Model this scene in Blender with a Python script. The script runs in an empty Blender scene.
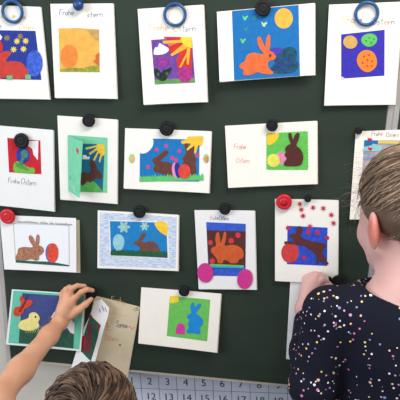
import bpy, bmesh, math, random
import numpy as np
from mathutils import Vector, Matrix
from mathutils.geometry import tessellate_polygon
random.seed(7)
rng = np.random.RandomState(5)
sc = bpy.context.scene
COL = sc.collection

# ------------------------------------------------------------------ camera
F = 613.0                                        # focal length in pixels of the 400 px frame
dn = Vector((-50, 1892, 613)).normalized()       # world down, in camera axes (x right, y down, z forward)
rt = Vector((5553, 345, -613)).normalized()
rt = (rt - dn * rt.dot(dn)).normalized()         # world +X
nn = rt.cross(dn)                                # world +Y (into the board)
cam_r = Vector((rt.x, nn.x, -dn.x)); cam_d = Vector((rt.y, nn.y, -dn.y)); cam_f = Vector((rt.z, nn.z, -dn.z))
CAM = Vector((0, 0, 1.35)) - cam_f * 1.35
cd = bpy.data.cameras.new('camera'); cam = bpy.data.objects.new('camera', cd); COL.objects.link(cam)
cd.sensor_width = 36; cd.lens = F / 400 * 36; cd.clip_start = 0.05
m3 = Matrix((cam_r, -cam_d, -cam_f)).transposed()
cam.matrix_world = Matrix.Translation(CAM) @ m3.to_4x4()
sc.camera = cam

# ------------------------------------------------------------------ light
w = bpy.data.worlds.new('world'); sc.world = w; w.use_nodes = True
w.node_tree.nodes['Background'].inputs[0].default_value = (0.86, 0.92, 1.0, 1)
w.node_tree.nodes['Background'].inputs[1].default_value = 0.50
def area(name, loc, target, sx, sy, power, color):
    l = bpy.data.lights.new(name, 'AREA'); l.shape = 'RECTANGLE'; l.size = sx; l.size_y = sy
    l.energy = power; l.color = color
    o = bpy.data.objects.new(name, l); COL.objects.link(o); o.location = loc
    o.rotation_euler = (Vector(target) - Vector(loc)).to_track_quat('-Z', 'Y').to_euler()
    return o
area('window_light', (-2.6, -2.0, 2.3), (0, 0, 1.3), 1.8, 1.5, 62, (0.90, 0.95, 1.0))
area('room_light', (0.7, -0.85, 2.75), (0.1, 0, 1.3), 1.2, 0.35, 27, (1.0, 0.93, 0.84))
sc.view_settings.view_transform = 'Standard'; sc.view_settings.look = 'None'
sc.view_settings.gamma = 1; sc.view_settings.exposure = 0.03
sc.view_settings.use_curve_mapping = False

# ------------------------------------------------------------------ helpers
def ray(px, py):
    return cam_f + cam_r * ((px - 200) / F) + cam_d * ((py - 200) / F)
def P(px, py, y=0.0):                            # point seen at a pixel on the plane Y = y
    r = ray(px, py); return CAM + r * ((y - CAM.y) / r.y)
def W(px, py, d):                                # point seen at a pixel at depth d
    return CAM + ray(px, py) * d
def lin(c):
    return tuple((x / 255 / 12.92) if x / 255 <= 0.04045 else ((x / 255 + 0.055) / 1.055) ** 2.4 for x in c)
MATS = {}
def mat(name, rgb, rough=0.8, var=0.0, scale=60, rgb2=None, stretch=None, metal=0, sss=0, spec=0.3, coat=0):
    if name in MATS: return MATS[name]
    m = bpy.data.materials.new(name); m.use_nodes = True; nt = m.node_tree; b = nt.nodes['Principled BSDF']
    c = lin(rgb); b.inputs['Base Color'].default_value = (*c, 1); b.inputs['Roughness'].default_value = rough
    b.inputs['Metallic'].default_value = metal; b.inputs['Specular IOR Level'].default_value = spec
    b.inputs['Coat Weight'].default_value = coat
    if sss:
        b.inputs['Subsurface Weight'].default_value = sss; b.inputs['Subsurface Radius'].default_value = (1, .35, .2)
        b.inputs['Subsurface Scale'].default_value = 0.012
    if var or rgb2:
        tc = nt.nodes.new('ShaderNodeTexCoord'); mp = nt.nodes.new('ShaderNodeMapping'); nz = nt.nodes.new('ShaderNodeTexNoise')
        mp.inputs['Scale'].default_value = stretch or (1, 1, 1)
        nz.inputs['Scale'].default_value = scale; nz.inputs['Detail'].default_value = 5
        nt.links.new(tc.outputs['Object'], mp.inputs[0]); nt.links.new(mp.outputs[0], nz.inputs[0])
        cr = nt.nodes.new('ShaderNodeValToRGB'); cr.color_ramp.elements[0].position = .35; cr.color_ramp.elements[1].position = .65
        c2 = lin(rgb2) if rgb2 else tuple(min(1, x * (1 + var)) for x in c)
        c1 = c if rgb2 else tuple(x * (1 - var) for x in c)
        cr.color_ramp.elements[0].color = (*c1, 1); cr.color_ramp.elements[1].color = (*c2, 1)
        nt.links.new(nz.outputs[0], cr.inputs[0]); nt.links.new(cr.outputs[0], b.inputs['Base Color'])
    MATS[name] = m; return m
def pm(rgb, var=0.08, scale=90, stretch=None):   # coloured paper or crayon
    return mat('paper_%d_%d_%d_%d' % (*rgb, int(var * 100)), rgb, 0.85, var, scale, stretch=stretch)

def link(name, me, m=None, parent=None):
    o = bpy.data.objects.new(name, me); COL.objects.link(o)
    if m: me.materials.append(m)
    if parent: o.parent = parent
    return o
def from_bm(name, bm, m=None, parent=None, smooth=False):
    me = bpy.data.meshes.new(name); bmesh.ops.recalc_face_normals(bm, faces=bm.faces); bm.to_mesh(me); bm.free()
    if smooth: me.polygons.foreach_set('use_smooth', [True] * len(me.polygons))
    return link(name, me, m, parent)
def tag(o, label=None, cat=None, group=None, kind=None):
    if label: o['label'] = label
    if cat: o['category'] = cat
    if group: o['group'] = group
    if kind: o['kind'] = kind
    return o
def empty(name, mw):
    o = bpy.data.objects.new(name, None); COL.objects.link(o); o.empty_display_size = .02
    o.matrix_world = mw if isinstance(mw, Matrix) else Matrix.Translation(mw)
    return o
def box(name, a, b, m, parent=None, bevel=0, kind=None, origin=None):
    a = Vector(a); b = Vector(b); bm = bmesh.new(); bmesh.ops.create_cube(bm, size=1)
    c = (a + b) / 2; s = b - a
    off = c - origin if origin is not None else c
    for v in bm.verts: v.co = Vector((v.co.x * s.x, v.co.y * s.y, v.co.z * s.z)) + off
    if bevel: bmesh.ops.bevel(bm, geom=bm.edges, offset=bevel, segments=2, affect='EDGES')
    o = from_bm(name, bm, m, parent)
    if kind: o['kind'] = kind
    return o

# ------------------------------------------------------------------ setting
WALLY = 0.05
m_wall = mat('wall_paint', (214, 208, 198), .9, .03, 12)
box('wall_back', (-2.4, WALLY, 0), (2.4, WALLY + .15, 2.8), m_wall, kind='structure')
box('floor', (-2.4, -3.2, -.1), (2.4, WALLY + .15, 0), mat('linoleum', (140, 132, 118), .5, .08, 9), kind='structure')
box('baseboard_back', (-2.4, WALLY - .012, 0), (2.4, WALLY, .07), mat('baseboard', (120, 112, 100), .6), kind='structure')

# chalkboard
xl = P(8, 320).x; xr = P(382.6, 150).x; zb = P(145, 371.0).z; zt = 1.90
fw = .0125
def board_mat():
    m = bpy.data.materials.new('chalkboard_green'); m.use_nodes = True; nt = m.node_tree; b = nt.nodes['Principled BSDF']
    tc = nt.nodes.new('ShaderNodeTexCoord'); mp = nt.nodes.new('ShaderNodeMapping'); mp.inputs['Scale'].default_value = (1, 1, 2.2)
    mp.inputs['Rotation'].default_value = (0, .5, 0)
    nz = nt.nodes.new('ShaderNodeTexNoise'); nz.inputs['Scale'].default_value = 3.2; nz.inputs['Detail'].default_value = 7
    cr = nt.nodes.new('ShaderNodeValToRGB'); e = cr.color_ramp.elements
    e[0].position = .35; e[0].color = (*lin((43, 55, 47)), 1); e[1].position = .75; e[1].color = (*lin((55, 66, 57)), 1)
    nt.links.new(tc.outputs['Object'], mp.inputs[0]); nt.links.new(mp.outputs[0], nz.inputs[0])
    nt.links.new(nz.outputs[0], cr.inputs[0]); nt.links.new(cr.outputs[0], b.inputs['Base Color'])
    b.inputs['Roughness'].default_value = .62; b.inputs['Specular IOR Level'].default_value = .18
    return m
m_board = board_mat()
m_alu = mat('aluminium_frame', (186, 182, 182), .42, .05, 40, metal=.25, spec=.5, stretch=(1, 1, .1))
m_rail = mat('rail_aluminium', (196, 186, 174), .45, .05, 30, metal=.2, stretch=(.1, 1, 1))
def board(name, x0, x1, label, rail):
    org = Vector(((x0 + x1) / 2, 0, zb)); r = empty(name, org); tag(r, label, 'chalkboard')
    box('writing_surface', (x0, 0, zb), (x1, .022, zt), m_board, r, origin=org)
    for a, b in (((x0 - fw, 0, zb - fw), (x0, .026, zt + fw)), ((x1, 0, zb - fw), (x1 + fw, .026, zt + fw)), ((x0, 0, zt), (x1, .026, zt + fw))):
        box('frame_rail', a, b, m_alu, r, .0015, origin=org)
    box('bottom_rail', (x0, 0, zb - .008), (x1, .026, zb), m_rail, r, .0015, origin=org)
    for xx in (x0 + .1, x1 - .1):
        box('wall_bracket', (xx - .02, .022, zb + .3), (xx + .02, WALLY, zb + .5), m_alu, r, origin=org)
    return r
board('chalkboard', xl, xr, 'dark green chalkboard in an aluminium frame covered with Easter cards', True)
board('chalkboard_wing', xr + 2 * fw, xr + .72, 'empty dark green side panel of the chalkboard, right of the metal joint', False)

# hundred chart on the wall below
cy = WALLY - .0008
c0 = P(141.4, 388.3, cy); cu = (P(325.4, 394.7, cy) - c0) / 10; cu_n = cu.normalized(); cs = cu.length
cv_n = Vector((cu_n.z, 0, -cu_n.x)); rh = cs * .97
A = c0 - cu - cv_n * rh
ch = empty('number_chart', A); tag(ch, 'pale blue paper number chart in a grid, hanging under the chalkboard', 'chart')
m_cp = pm((208, 214, 230), .02); m_ln = mat('chart_ink', (72, 84, 128), .8); m_dg = mat('chart_digits', (52, 56, 76), .8)
def quad3(bm, o, u, v, h=0.0):
    vs = [bm.verts.new(p) for p in (o, o + u, o + u + v, o + v)]
    bm.faces.new(vs)
bm = bmesh.new(); mg = .012
quad3(bm, -cu_n * mg - cv_n * mg, cu_n * (10 * cs + 2 * mg), cv_n * (10 * rh + 2 * mg)); g = bmesh.ops.extrude_face_region(bm, geom=bm.faces[:])
for v in [e for e in g['geom'] if isinstance(e, bmesh.types.BMVert)]: v.co.y += .0006
from_bm('paper_sheet', bm, m_cp, ch)
bm = bmesh.new(); t = .0011; up = Vector((0, -.0003, 0))
for i in range(11):
    quad3(bm, cu_n * (cs * i - t / 2) + up, cu_n * t, cv_n * rh * 10); quad3(bm, cv_n * (rh * i - t / 2) + up * 1.1, cv_n * t, cu_n * cs * 10)
from_bm('grid_lines', bm, m_ln, ch)
fontmesh = {}
def text_bm(bm, s, size, M):
    if s not in fontmesh:
        c = bpy.data.curves.new('t', 'FONT'); c.body = s; c.size = 1; c.align_x = 'CENTER'; c.resolution_u = 3; c.offset = 0.0
        o = bpy.data.objects.new('t', c); COL.objects.link(o); bpy.context.view_layer.update()
        me = bpy.data.meshes.new_from_object(o.evaluated_get(bpy.context.evaluated_depsgraph_get()))
        fontmesh[s] = ([v.co.copy() for v in me.vertices], [tuple(p.vertices) for p in me.polygons])
        bpy.data.objects.remove(o); bpy.data.curves.remove(c); bpy.data.meshes.remove(me)
    vs, fs = fontmesh[s]; nv = [bm.verts.new(M(v.x * size, v.y * size)) for v in vs]
    for f in fs:
        try: bm.faces.new([nv[i] for i in f])
        except ValueError: pass
bm = bmesh.new()
for r in range(10):
    for c in range(10):
        o = cu_n * (cs * (c + .5)) + cv_n * (rh * (r + .72)) + up * 1.5
        text_bm(bm, str(r * 10 + c + 1), cs * .62, lambda x, y, o=o: o + cu_n * x * .95 - cv_n * y)
tag(from_bm('printed_numbers', bm, m_dg, ch), kind='stuff')

# ------------------------------------------------------------------ cards
def Z(x0, y0, s):
    return lambda pts: [(x0 + a / s, y0 + b / s) for a, b in pts]
def smooth(pts, n=4):
    out = []; L = len(pts)
    for i in range(L):
        p0, p1, p2, p3 = (Vector((*pts[(i + k) % L], 0)) for k in (-1, 0, 1, 2))
        for j in range(n):
            t = j / n
            q = .5 * (2 * p1 + (p2 - p0) * t + (2 * p0 - 5 * p1 + 4 * p2 - p3) * t * t + (3 * p1 - p0 - 3 * p2 + p3) * t ** 3)
            out.append((q.x, q.y))
    return out
def ell(cx, cy, rx, ry, rot=0, n=24, egg=0):
    out = []; c, s = math.cos(rot), math.sin(rot)
    for i in range(n):
        a = 2 * math.pi * i / n; x = rx * math.cos(a) * (1 + egg * math.sin(a)); y = ry * math.sin(a)
        out.append((cx + x * c - y * s, cy + x * s + y * c))
    return out
def star(cx, cy, R, r, n=8, rot=0):
    return [(cx + (R if i % 2 == 0 else r) * math.cos(rot + math.pi * i / n), cy + (R if i % 2 == 0 else r) * math.sin(rot + math.pi * i / n)) for i in range(2 * n)]
def zig(pts, step, amp):                          # pinking-shear edge
    out = []; L = len(pts)
    for i in range(L):
        a = Vector(pts[i]); b = Vector(pts[(i + 1) % L]); n = max(2, int((b - a).length / step)); nr = Vector((-(b - a).y, (b - a).x)).normalized()
        for j in range(n):
            out.append(tuple(a + (b - a) * (j / n) + nr * (amp if j % 2 else 0)))
    return out
def grass(x0, x1, ytop, ybot, n, h, slope=0):
    out = [(x0, ybot)]
    for i in range(n):
        x = x0 + (x1 - x0) * i / n; d = (x1 - x0) / n; y = ytop + slope * (x - x0)
        out += [(x, y), (x + d * random.uniform(.2, .9), y - h * random.uniform(.5, 1.1))]
    out += [(x1, ytop + slope * (x1 - x0)), (x1, ybot + slope * (x1 - x0))]
    return out
WHITE = pm((244, 242, 237), .012, 30); CREAM = pm((246, 241, 232), .015, 30); BEIGE = pm((216, 200, 172), .04, 30); COOL = pm((238, 238, 239), .012, 30)
class Card:
    def __init__(s, label, cor, top=.0022, bot=.006, lr=0.0, curl=.0015, paper=WHITE, back=None, backm=None, name='easter_card', cat='greeting card', split=True):
        s.curl = curl
        cx = sum(c[0] for c in cor) / 4; cyy = sum(c[1] for c in cor) / 4
        # plane of the front sheet: depth off the board grows from top to bottom (and left to right by lr)
        pc = P(cx, cyy, -(top + bot) / 2); pl = P(*cor[0], -(top)); pb = P(*cor[3], -(bot)); pr = P(*cor[1], -(top + lr))
        n = (pr - pl).cross(pb - pl).normalized()
        if n.y < 0: n = -n
        X = (pr - pl).normalized(); Zv = X.cross(n).normalized()
        s.n = n; s.o = pc; s.X = X; s.Zv = Zv
        s.pl0 = pl
        s.o = pl + (X * ((pc - pl).dot(X)) + Zv * ((pc - pl).dot(Zv)))
        M = Matrix((X, n, Zv)).transposed().to_4x4(); M.translation = s.o
        s.root = empty(name, M); s.Mi = M.inverted()
        tag(s.root, label, cat, 'children\'s Easter cards on the chalkboard')
        s.hw = max((s.loc(*c) - Vector()).length for c in cor); s.cor = cor
        lc = [s.loc(*c) for c in cor]; s.ux = max(abs(v.x) for v in lc); s.uz = max(abs(v.z) for v in lc)
        if split is not None:
            s.front = s.poly('front_sheet', cor, paper, layer=-1, th=.0005)
            bc = back or [(cor[0][0] + .6, cor[0][1] + .3), (cor[1][0] + .9, cor[1][1] + .5), (cor[2][0] + 1.0, cor[2][1] + .4), (cor[3][0] + .6, cor[3][1] + .6)]
            s.flat('back_sheet', bc, backm or paper)
    def loc(s, px, py):
        r = ray(px, py); t = (s.pl0 - CAM).dot(s.n) / r.dot(s.n)
        return s.Mi @ (CAM + r * t)
    def bend(s, x, z):
        return -s.curl * ((x / s.ux) ** 2 * .8 + .5 * max(0, -z / s.uz) ** 2)
    def poly(s, name, pts, m, parent=None, layer=0, th=.0003, label=None, kind=None, locs=None):
        pl = locs or [s.loc(*p) for p in pts]
        polys = [[Vector((v.x, 0, v.z)) for v in pl]]
        return s.polys(name, polys, m, parent, layer, th, label, kind)
    def polys(s, name, polys, m, parent=None, layer=0, th=.0003, label=None, kind=None):
        bm = bmesh.new()
        y1 = -.0004 * (layer + 1) - .00002; y0 = y1 + th
        for pl in polys:
            tris = tessellate_polygon([[Vector((v.x, v.z, 0)) for v in pl]])
            f = [bm.verts.new((v.x, y1, v.z)) for v in pl]; b = [bm.verts.new((v.x, y0, v.z)) for v in pl]
            for t in tris:
                try: bm.faces.new([f[i] for i in t]); bm.faces.new([b[i] for i in reversed(t)])
                except ValueError: pass
            L = len(pl)
            for i in range(L):
                try: bm.faces.new((f[i], f[(i + 1) % L], b[(i + 1) % L], b[i]))
                except ValueError: pass
        N = 14
        for i in range(1, N):
            x = -s.ux + 2 * s.ux * i / N; bmesh.ops.bisect_plane(bm, geom=bm.verts[:] + bm.edges[:] + bm.faces[:], plane_co=(x, 0, 0), plane_no=(1, 0, 0))
        for i in range(4, 12):
            z = -s.uz * (i - 3) / 9; bmesh.ops.bisect_plane(bm, geom=bm.verts[:] + bm.edges[:] + bm.faces[:], plane_co=(0, 0, z), plane_no=(0, 0, 1))
        for v in bm.verts: v.co.y += s.bend(v.co.x, v.co.z)
        o = from_bm(name, bm, m, parent or s.root)
        if label: o['label'] = label
        if kind: o['kind'] = kind
        return o
    def flat(s, name, pts, m, y=-.0006, label=None):
        bm = bmesh.new(); f = []; b = []
        for p in pts:
            f.append(bm.verts.new(s.Mi @ P(*p, y - .0005))); b.append(bm.verts.new(s.Mi @ P(*p, y)))
        bm.faces.new(f); bm.faces.new(b[::-1])
        for i in range(len(f)): bm.faces.new((f[i], f[(i + 1) % len(f)], b[(i + 1) % len(f)], b[i]))
        o = from_bm(name, bm, m, s.root)
        if label: o['label'] = label
        return o
    def strokes(s, name, lines, m, width, parent=None, layer=0, kind=None):    # lines of px points -> thin ribbons
        ps = []
        for ln in lines:
            L = [s.loc(*p) for p in ln]
            for a, b in zip(L, L[1:]):
                d = b - a
                if d.length < 1e-6: continue
                d.normalize(); n = Vector((-d.z, 0, d.x)) * width / 2; e = d * width * .4
                ps.append([Vector((v.x, 0, v.z)) for v in (a - e + n, b + e + n, b + e - n, a - e - n)])
        return s.polys(name, ps, m, parent, layer, .0002, None, kind)
    def write(s, text, x, y, h, mats, slope=0, width=.0011, adv=1.0, jit=.06, name='greeting_text', italic=0.12):
        groups = {}; cx = x; k = 0
        for chh in text:
            if chh == ' ': cx += h * .45 * adv; continue
            wd, sl = FONT[chh]; mm = mats[k % len(mats)]; k += 1
            dy = random.uniform(-jit, jit) * h; sc_ = random.uniform(.92, 1.08)
            for l in sl:
                groups.setdefault(mm.name, (mm, []))[1].append([(cx + (a * sc_ + b * italic) * h * adv, y + slope * (cx - x) - b * h * sc_ + dy) for a, b in l])
            cx += (wd + .14) * h * adv
        for mm, ls in groups.values(): s.strokes(name, ls, mm, width * .85)
        return cx
def arc(cx, cy, rx, ry, a0, a1, n=8):
    return [(cx + rx * math.cos(math.radians(a0 + (a1 - a0) * i / n)), cy + ry * math.sin(math.radians(a0 + (a1 - a0) * i / n))) for i in range(n + 1)]
FONT = {
 'F': (.5, [[(0, 0), (0, 1)], [(0, 1), (.5, 1)], [(0, .55), (.4, .55)]]),
 'r': (.3, [[(0, 0), (0, .5)], [(0, .35), (.12, .5), (.3, .48)]]),
 'o': (.4, [arc(.2, .25, .2, .25, 0, 360, 12)]),
 'h': (.4, [[(0, 0), (0, 1)], [(0, .35), (.15, .52), (.35, .45), (.4, 0)]]),
 'e': (.38, [[(.02, .27), (.38, .27)] + arc(.2, .25, .18, .25, 10, 310, 10)]),
 'O': (.75, [arc(.38, .5, .37, .5, 0, 360, 16)]),
 's': (.3, [[(.3, .45), (.15, .52), (.02, .4), (.28, .15), (.15, 0), (0, .06)]]),
 't': (.3, [[(.12, .95), (.12, .08), (.28, 0)], [(0, .6), (.3, .6)]]),
 'n': (.4, [[(0, 0), (0, .5)], [(0, .35), (.15, .52), (.35, .45), (.4, 0)]]),
 'S': (.5, [[(.5, .9), (.3, 1), (.05, .8), (.45, .3), (.25, 0), (0, .1)]]),
 'ü': (.4, [[(0, .5), (.05, .1), (.2, 0), (.38, .15)], [(.4, .5), (.4, 0)], [(.08, .68), (.1, .74)], [(.3, .68), (.32, .74)]]),
}
ink = lambda c: mat('ink_%d_%d_%d' % c, c, .8)
K = ink((88, 90, 98)); BL = ink((104, 124, 178)); RD = ink((222, 120, 118)); OR = ink((232, 168, 120)); YE = ink((238, 214, 130)); GN = ink((130, 172, 132)); PU = ink((176, 148, 190)); TE = ink((110, 165, 170))

# --- card 1: red rabbit on dark blue, far left of top row
z = Z(0, 0, 3.633)
c = Card('white card with red rabbit and yellow flowers on dark blue, under leftmost ring magnet', [(-22, 4.5), (40.7, 6.9), (50, 99.2), (-14, 98.2)], bot=.007)
p = c.poly('picture_panel', [(-14, 30)] + z([(129, 112), (151, 290)]) + [(-10, 79)], pm((40, 58, 150), .12, 200))
c.poly('cloud', [(-12, 34), (-6, 33), (0, 34), (2.5, 37), (1, 40), (-4, 41), (-11, 42)], pm((232, 228, 226)), p, 1)
c.poly('red_butterfly', z([(-10, 150), (2, 144), (12, 165), (10, 190), (-2, 182), (-12, 188)]), pm((196, 50, 52)), p, 2)
c.poly('rabbit', z(smooth([(-38, 205), (-30, 185), (-12, 178), (2, 192), (18, 186), (42, 190), (22, 222), (52, 222), (78, 228), (95, 246), (106, 270), (103, 282), (60, 288), (20, 282), (-8, 288), (-16, 260), (-34, 232)])), pm((200, 66, 58), .1), p, 1)
c.poly('egg', z(ell(126, 230, 30, 48)), pm((62, 98, 205), .3, 160), p, 2)
for a, b in ((62, 150), (94, 149), (50, 180), (86, 178), (26, 138), (74, 132)):
    mm = pm((228, 205, 100), .1) if a not in (26, 74) else pm((140, 125, 88), .1)
    f = c.poly('paper_flower', z(star(a, b, 13, 7, 8)), mm, p, 1); 
for a, b in ((36, 281), (103, 278)): c.poly('grass_tuft', z(grass(a - 10, a + 10, b - 4, b + 9, 4, 8)), pm((112, 190, 130)), p, 2)
for a, b in ((8, 60), (50, 60), (88, 64)): c.poly('paper_flower', z(star(a, b, 9, 4, 7)), pm((226, 210, 130) if a != 88 else (200, 190, 160)))
c.write('Frohe', -14, 28.6, 6, [K], width=.0009); c.write('Ostern', 19, 29.5, 5, [YE], width=.0009)
C1 = c
# --- card 2: orange egg
z = Z(45, 0, 3.6375)
c = Card('white upright card with plain orange picture and big orange egg, under round blue magnet', z([(20, 14), (248, 12), (262, 359), (37, 355)]), bot=.009)
p = c.poly('picture_panel', z([(50, 103), (122, 102), (197, 107), (199, 262), (55, 261)]), pm((236, 178, 84), .1, 60))
c.poly('cloud', z([(150, 107), (197, 107), (196, 148), (180, 142), (168, 128)]), pm((196, 158, 98), .12), p, 1)
c.poly('egg', z(ell(88, 205, 31, 43)), pm((232, 138, 62), .08), p, 1)
c.poly('hill', z([(55, 252), (100, 246), (140, 248), (165, 240), (198, 236), (199, 262), (55, 261)]), pm((158, 158, 62), .25, 120), p, 1)
c.poly('flower', z([(198, 190), (184, 200), (186, 214), (176, 222), (188, 234), (198, 240)]), pm((212, 112, 52), .15), p, 2)
c.write('Frohe', 59.5, 15, 5.4, [BL], width=.001); c.write('stern', 87, 17, 5.6, [ink((110, 124, 160))], width=.0011, adv=1.25)
C2 = c
# --- card 3: purple
z = Z(130, 0, 3.636)
c = Card('white upright card with purple picture, red and yellow sun rays and dark butterfly', z([(28, 33), (267, 17), (281, 370), (50, 380)]), bot=.016, paper=CREAM)
z = Z(140, 30, 6.667)
p = c.poly('picture_panel', z([(75, 66), (345, 48), (368, 350), (100, 362)]), pm((112, 70, 158), .18, 120))
c.poly('grass_strip', z([(98, 332), (366, 318), (368, 350), (100, 362)]), pm((98, 150, 92), .15), p, 1)
c.poly('sun_rays', z([(345, 110), (345, 330), (300, 300), (250, 250), (240, 200), (270, 160), (200, 150), (180, 120), (240, 70), (160, 55), (162, 44), (345, 48)]), pm((205, 52, 48), .1), p, 1, label='red sun rays')
c.poly('sun', z([(345, 48), (347, 120), (310, 115), (288, 95), (270, 60), (276, 46)]), pm((244, 208, 60)), p, 3)
for q in ([(152, 72), (285, 66), (282, 84), (156, 92)], [(202, 165), (290, 92), (318, 118), (214, 174)], [(262, 246), (322, 128), (332, 140), (274, 250)], [(312, 120), (336, 120), (326, 232), (312, 228)]):
    c.poly('yellow_ray', z(q), pm((240, 176, 62)), p, 2)
c.poly('orange_ray', z([(180, 96), (262, 82), (200, 108)]), pm((232, 120, 70)), p, 2)
c.poly('cloud', z(smooth([(92, 155), (100, 118), (120, 112), (130, 88), (152, 98), (188, 120), (190, 140), (160, 160), (105, 166)])), pm((236, 234, 236)), p, 2)
c.poly('flower', z(smooth([(105, 200), (130, 180), (150, 190), (172, 175), (190, 195), (185, 235), (150, 250), (115, 235)])), pm((140, 60, 150), .25, 200), p, 1)
c.poly('flower_centre', z(ell(152, 212, 12, 10)), pm((178, 60, 130)), p, 2)
c.poly('butterfly', z(smooth([(96, 258), (120, 262), (142, 285), (155, 268), (178, 262), (205, 248), (212, 262), (190, 300), (172, 332), (145, 340), (118, 322), (98, 295)])), pm((32, 52, 42), .4, 200), p, 2)
c.poly('butterfly_spot', z(ell(122, 295, 10, 12)), pm((74, 96, 72)), p, 3); c.poly('butterfly_spot', z(ell(182, 292, 10, 12)), pm((74, 96, 72)), p, 3)
c.poly('egg', z(ell(302, 295, 50, 54)), pm((172, 52, 132), .22, 160), p, 2)
c.write('Frohe', 149, 30, 6.4, [YE, OR, OR, OR, OR], width=.001, adv=1.15); c.write('Ostern', 172.5, 31.5, 6.6, [OR, GN, TE, BL, BL, K], width=.001, adv=1.1)
C3 = c
# --- card 4
z = Z(210, 0, 3.636)
c = Card('wide white card with orange rabbit, teal bush and orange sun on bright blue, top row', z([(25, 43), (380, 11), (380, 272), (35, 297)]), bot=.019, paper=CREAM)
p = c.poly('picture_panel', z([(80, 40), (322, 18), (327, 275), (88, 292)]), pm((26, 110, 178), .06, 100))
c.poly('sun', z(ell(268, 67, 33, 37)), pm((244, 176, 72)), p, 1)
for a, b, k in ((128, 65, 0), (197, 88, 1), (120, 148, 0), (130, 106, 2), (161, 66, 2)):
    c.poly('butterfly', z([(a - 11, b - 10), (a - 2, b - 3), (a + 9, b - 9), (a + 11, b - 2), (a + 5, b + 2), (a + 3, b + 10), (a - 5, b + 8), (a - 8, b + 1)]), pm([(92, 200, 130), (180, 216, 150), (44, 128, 150)][k]), p, 1)
c.poly('bush', z(smooth([(228, 210), (250, 196), (272, 174), (300, 172), (316, 190), (314, 215), (322, 240), (305, 262), (270, 268), (235, 266), (220, 250), (236, 228)])), pm((28, 78, 100), .3, 130), p, 1)
c.poly('purple_bloom', z(smooth([(222, 178), (240, 173), (262, 178), (262, 192), (240, 200), (226, 192)])), pm((72, 62, 168)), p, 2)
c.polys('bush_stripe', [[Vector((v.x, 0, v.z)) for v in (c.loc(*q) for q in z(r))] for r in ([(238, 218), (302, 208), (302, 212), (238, 224)], [(232, 236), (306, 228), (306, 233), (232, 242)], [(236, 250), (300, 247), (300, 252), (236, 255)])], pm((44, 60, 150), .1), p, 2)
c.poly('rabbit', z(smooth([(196, 195), (180, 175), (172, 150), (174, 136), (184, 136), (194, 158), (202, 172), (204, 145), (211, 127), (219, 132), (219, 165), (216, 184), (230, 190), (240, 204), (234, 216), (218, 220), (210, 232), (216, 250), (230, 262), (222, 270), (190, 268), (172, 262), (150, 272), (122, 272), (122, 254), (108, 246), (110, 232), (126, 224), (134, 202), (156, 192), (180, 196)], 3)), pm((222, 106, 58), .1, 80), p, 2)
c.poly('rabbit_eye', z(ell(219, 202, 3.5, 6)), pm((60, 50, 60)), p, 3)
C4 = c
# --- card 5
z = Z(320, 0, 3.6375)
c = Card('white upright card with three eggs on violet blue square, under the rightmost blue ring magnet', z([(33, 17), (300, 6), (272, 380), (15, 383)]), bot=.010, paper=CREAM)
p = c.poly('picture_panel', z([(77, 125), (235, 108), (234, 275), (92, 285), (77, 277)]), pm((58, 50, 172), .1, 140))
c.poly('paper_corner', z([(77, 277), (92, 285), (78, 290)]), pm((206, 204, 214)), p, 1)
c.poly('egg', z(ell(110, 153, 26, 24, .2)), pm((206, 166, 92)), p, 1, label='tan egg')
c.poly('egg', z(ell(179, 146, 29, 24, -.15, egg=-.1)), pm((96, 190, 96), .08), p, 1, label='green egg')
e = c.poly('egg', z(smooth([(142, 195), (165, 182), (190, 188), (204, 208), (206, 235), (190, 256), (168, 262), (146, 248), (134, 222)])), pm((242, 132, 50), .06), p, 1, label='orange egg')
for a, b in ((160, 205), (178, 200), (172, 218), (190, 222), (155, 228), (172, 240), (188, 240)): c.poly('egg_spot', z(ell(a, b, 4, 4, n=8)), pm((214, 70, 48)), p, 2)
for a, b in ((168, 148), (180, 138), (186, 155), (196, 142)): c.poly('egg_spot', z(ell(a, b, 3.5, 3.5, n=8)), pm((60, 140, 90)), p, 2)
c.write('Frohe', 342, 23, 7, [YE, OR, OR, RD, K], width=.0011, adv=1.1); c.write('Ostern', 370.5, 24.5, 6.4, [BL, PU, TE, OR, K, K], width=.0011, adv=1.18)
C5 = c
# --- card 6
z = Z(0, 115, 3.81)
c = Card('white card with small red picture, blue egg and green hill, words written underneath', [(-20, 124), z([(203, 57)])[0], z([(207, 367)])[0], (-16, 203.5)], bot=.008, paper=COOL)
p = c.poly('picture_panel', z([(28, 87), (154, 97), (158, 225), (120, 224), (35, 218)]), pm((198, 36, 48), .08))
c.poly('cloud', z([(112, 99), (147, 98), (145, 172), (128, 150), (124, 128), (108, 118)]), pm((236, 236, 240)), p, 1)
c.poly('hill', z(smooth([(56, 217), (52, 190), (66, 176), (90, 188), (112, 200), (130, 202), (130, 222), (90, 220)])), pm((112, 186, 74)), p, 1)
c.poly('egg', z(ell(88, 152, 26, 32)), pm((46, 62, 158), .2), p, 2)
c.poly('butterfly', z(smooth([(80, 140), (95, 132), (108, 142), (104, 160), (92, 170), (84, 190), (74, 180), (84, 160)])), pm((74, 128, 110), .35, 300), p, 3)
c.strokes('grass_blades', [z([(60 + 9 * i, 180 + 3 * i), (70 + 9 * i, 200 + 3 * i)]) for i in range(5)], pm((40, 92, 60)), .0009, p, 3)
c.write('Frohe', 8.3, 182.5, 4.6, [K], slope=.12, width=.0008, adv=.95); c.write('Ostern', 21, 184, 5.6, [K], slope=.12, width=.0008, adv=.85)
C6 = c
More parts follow.
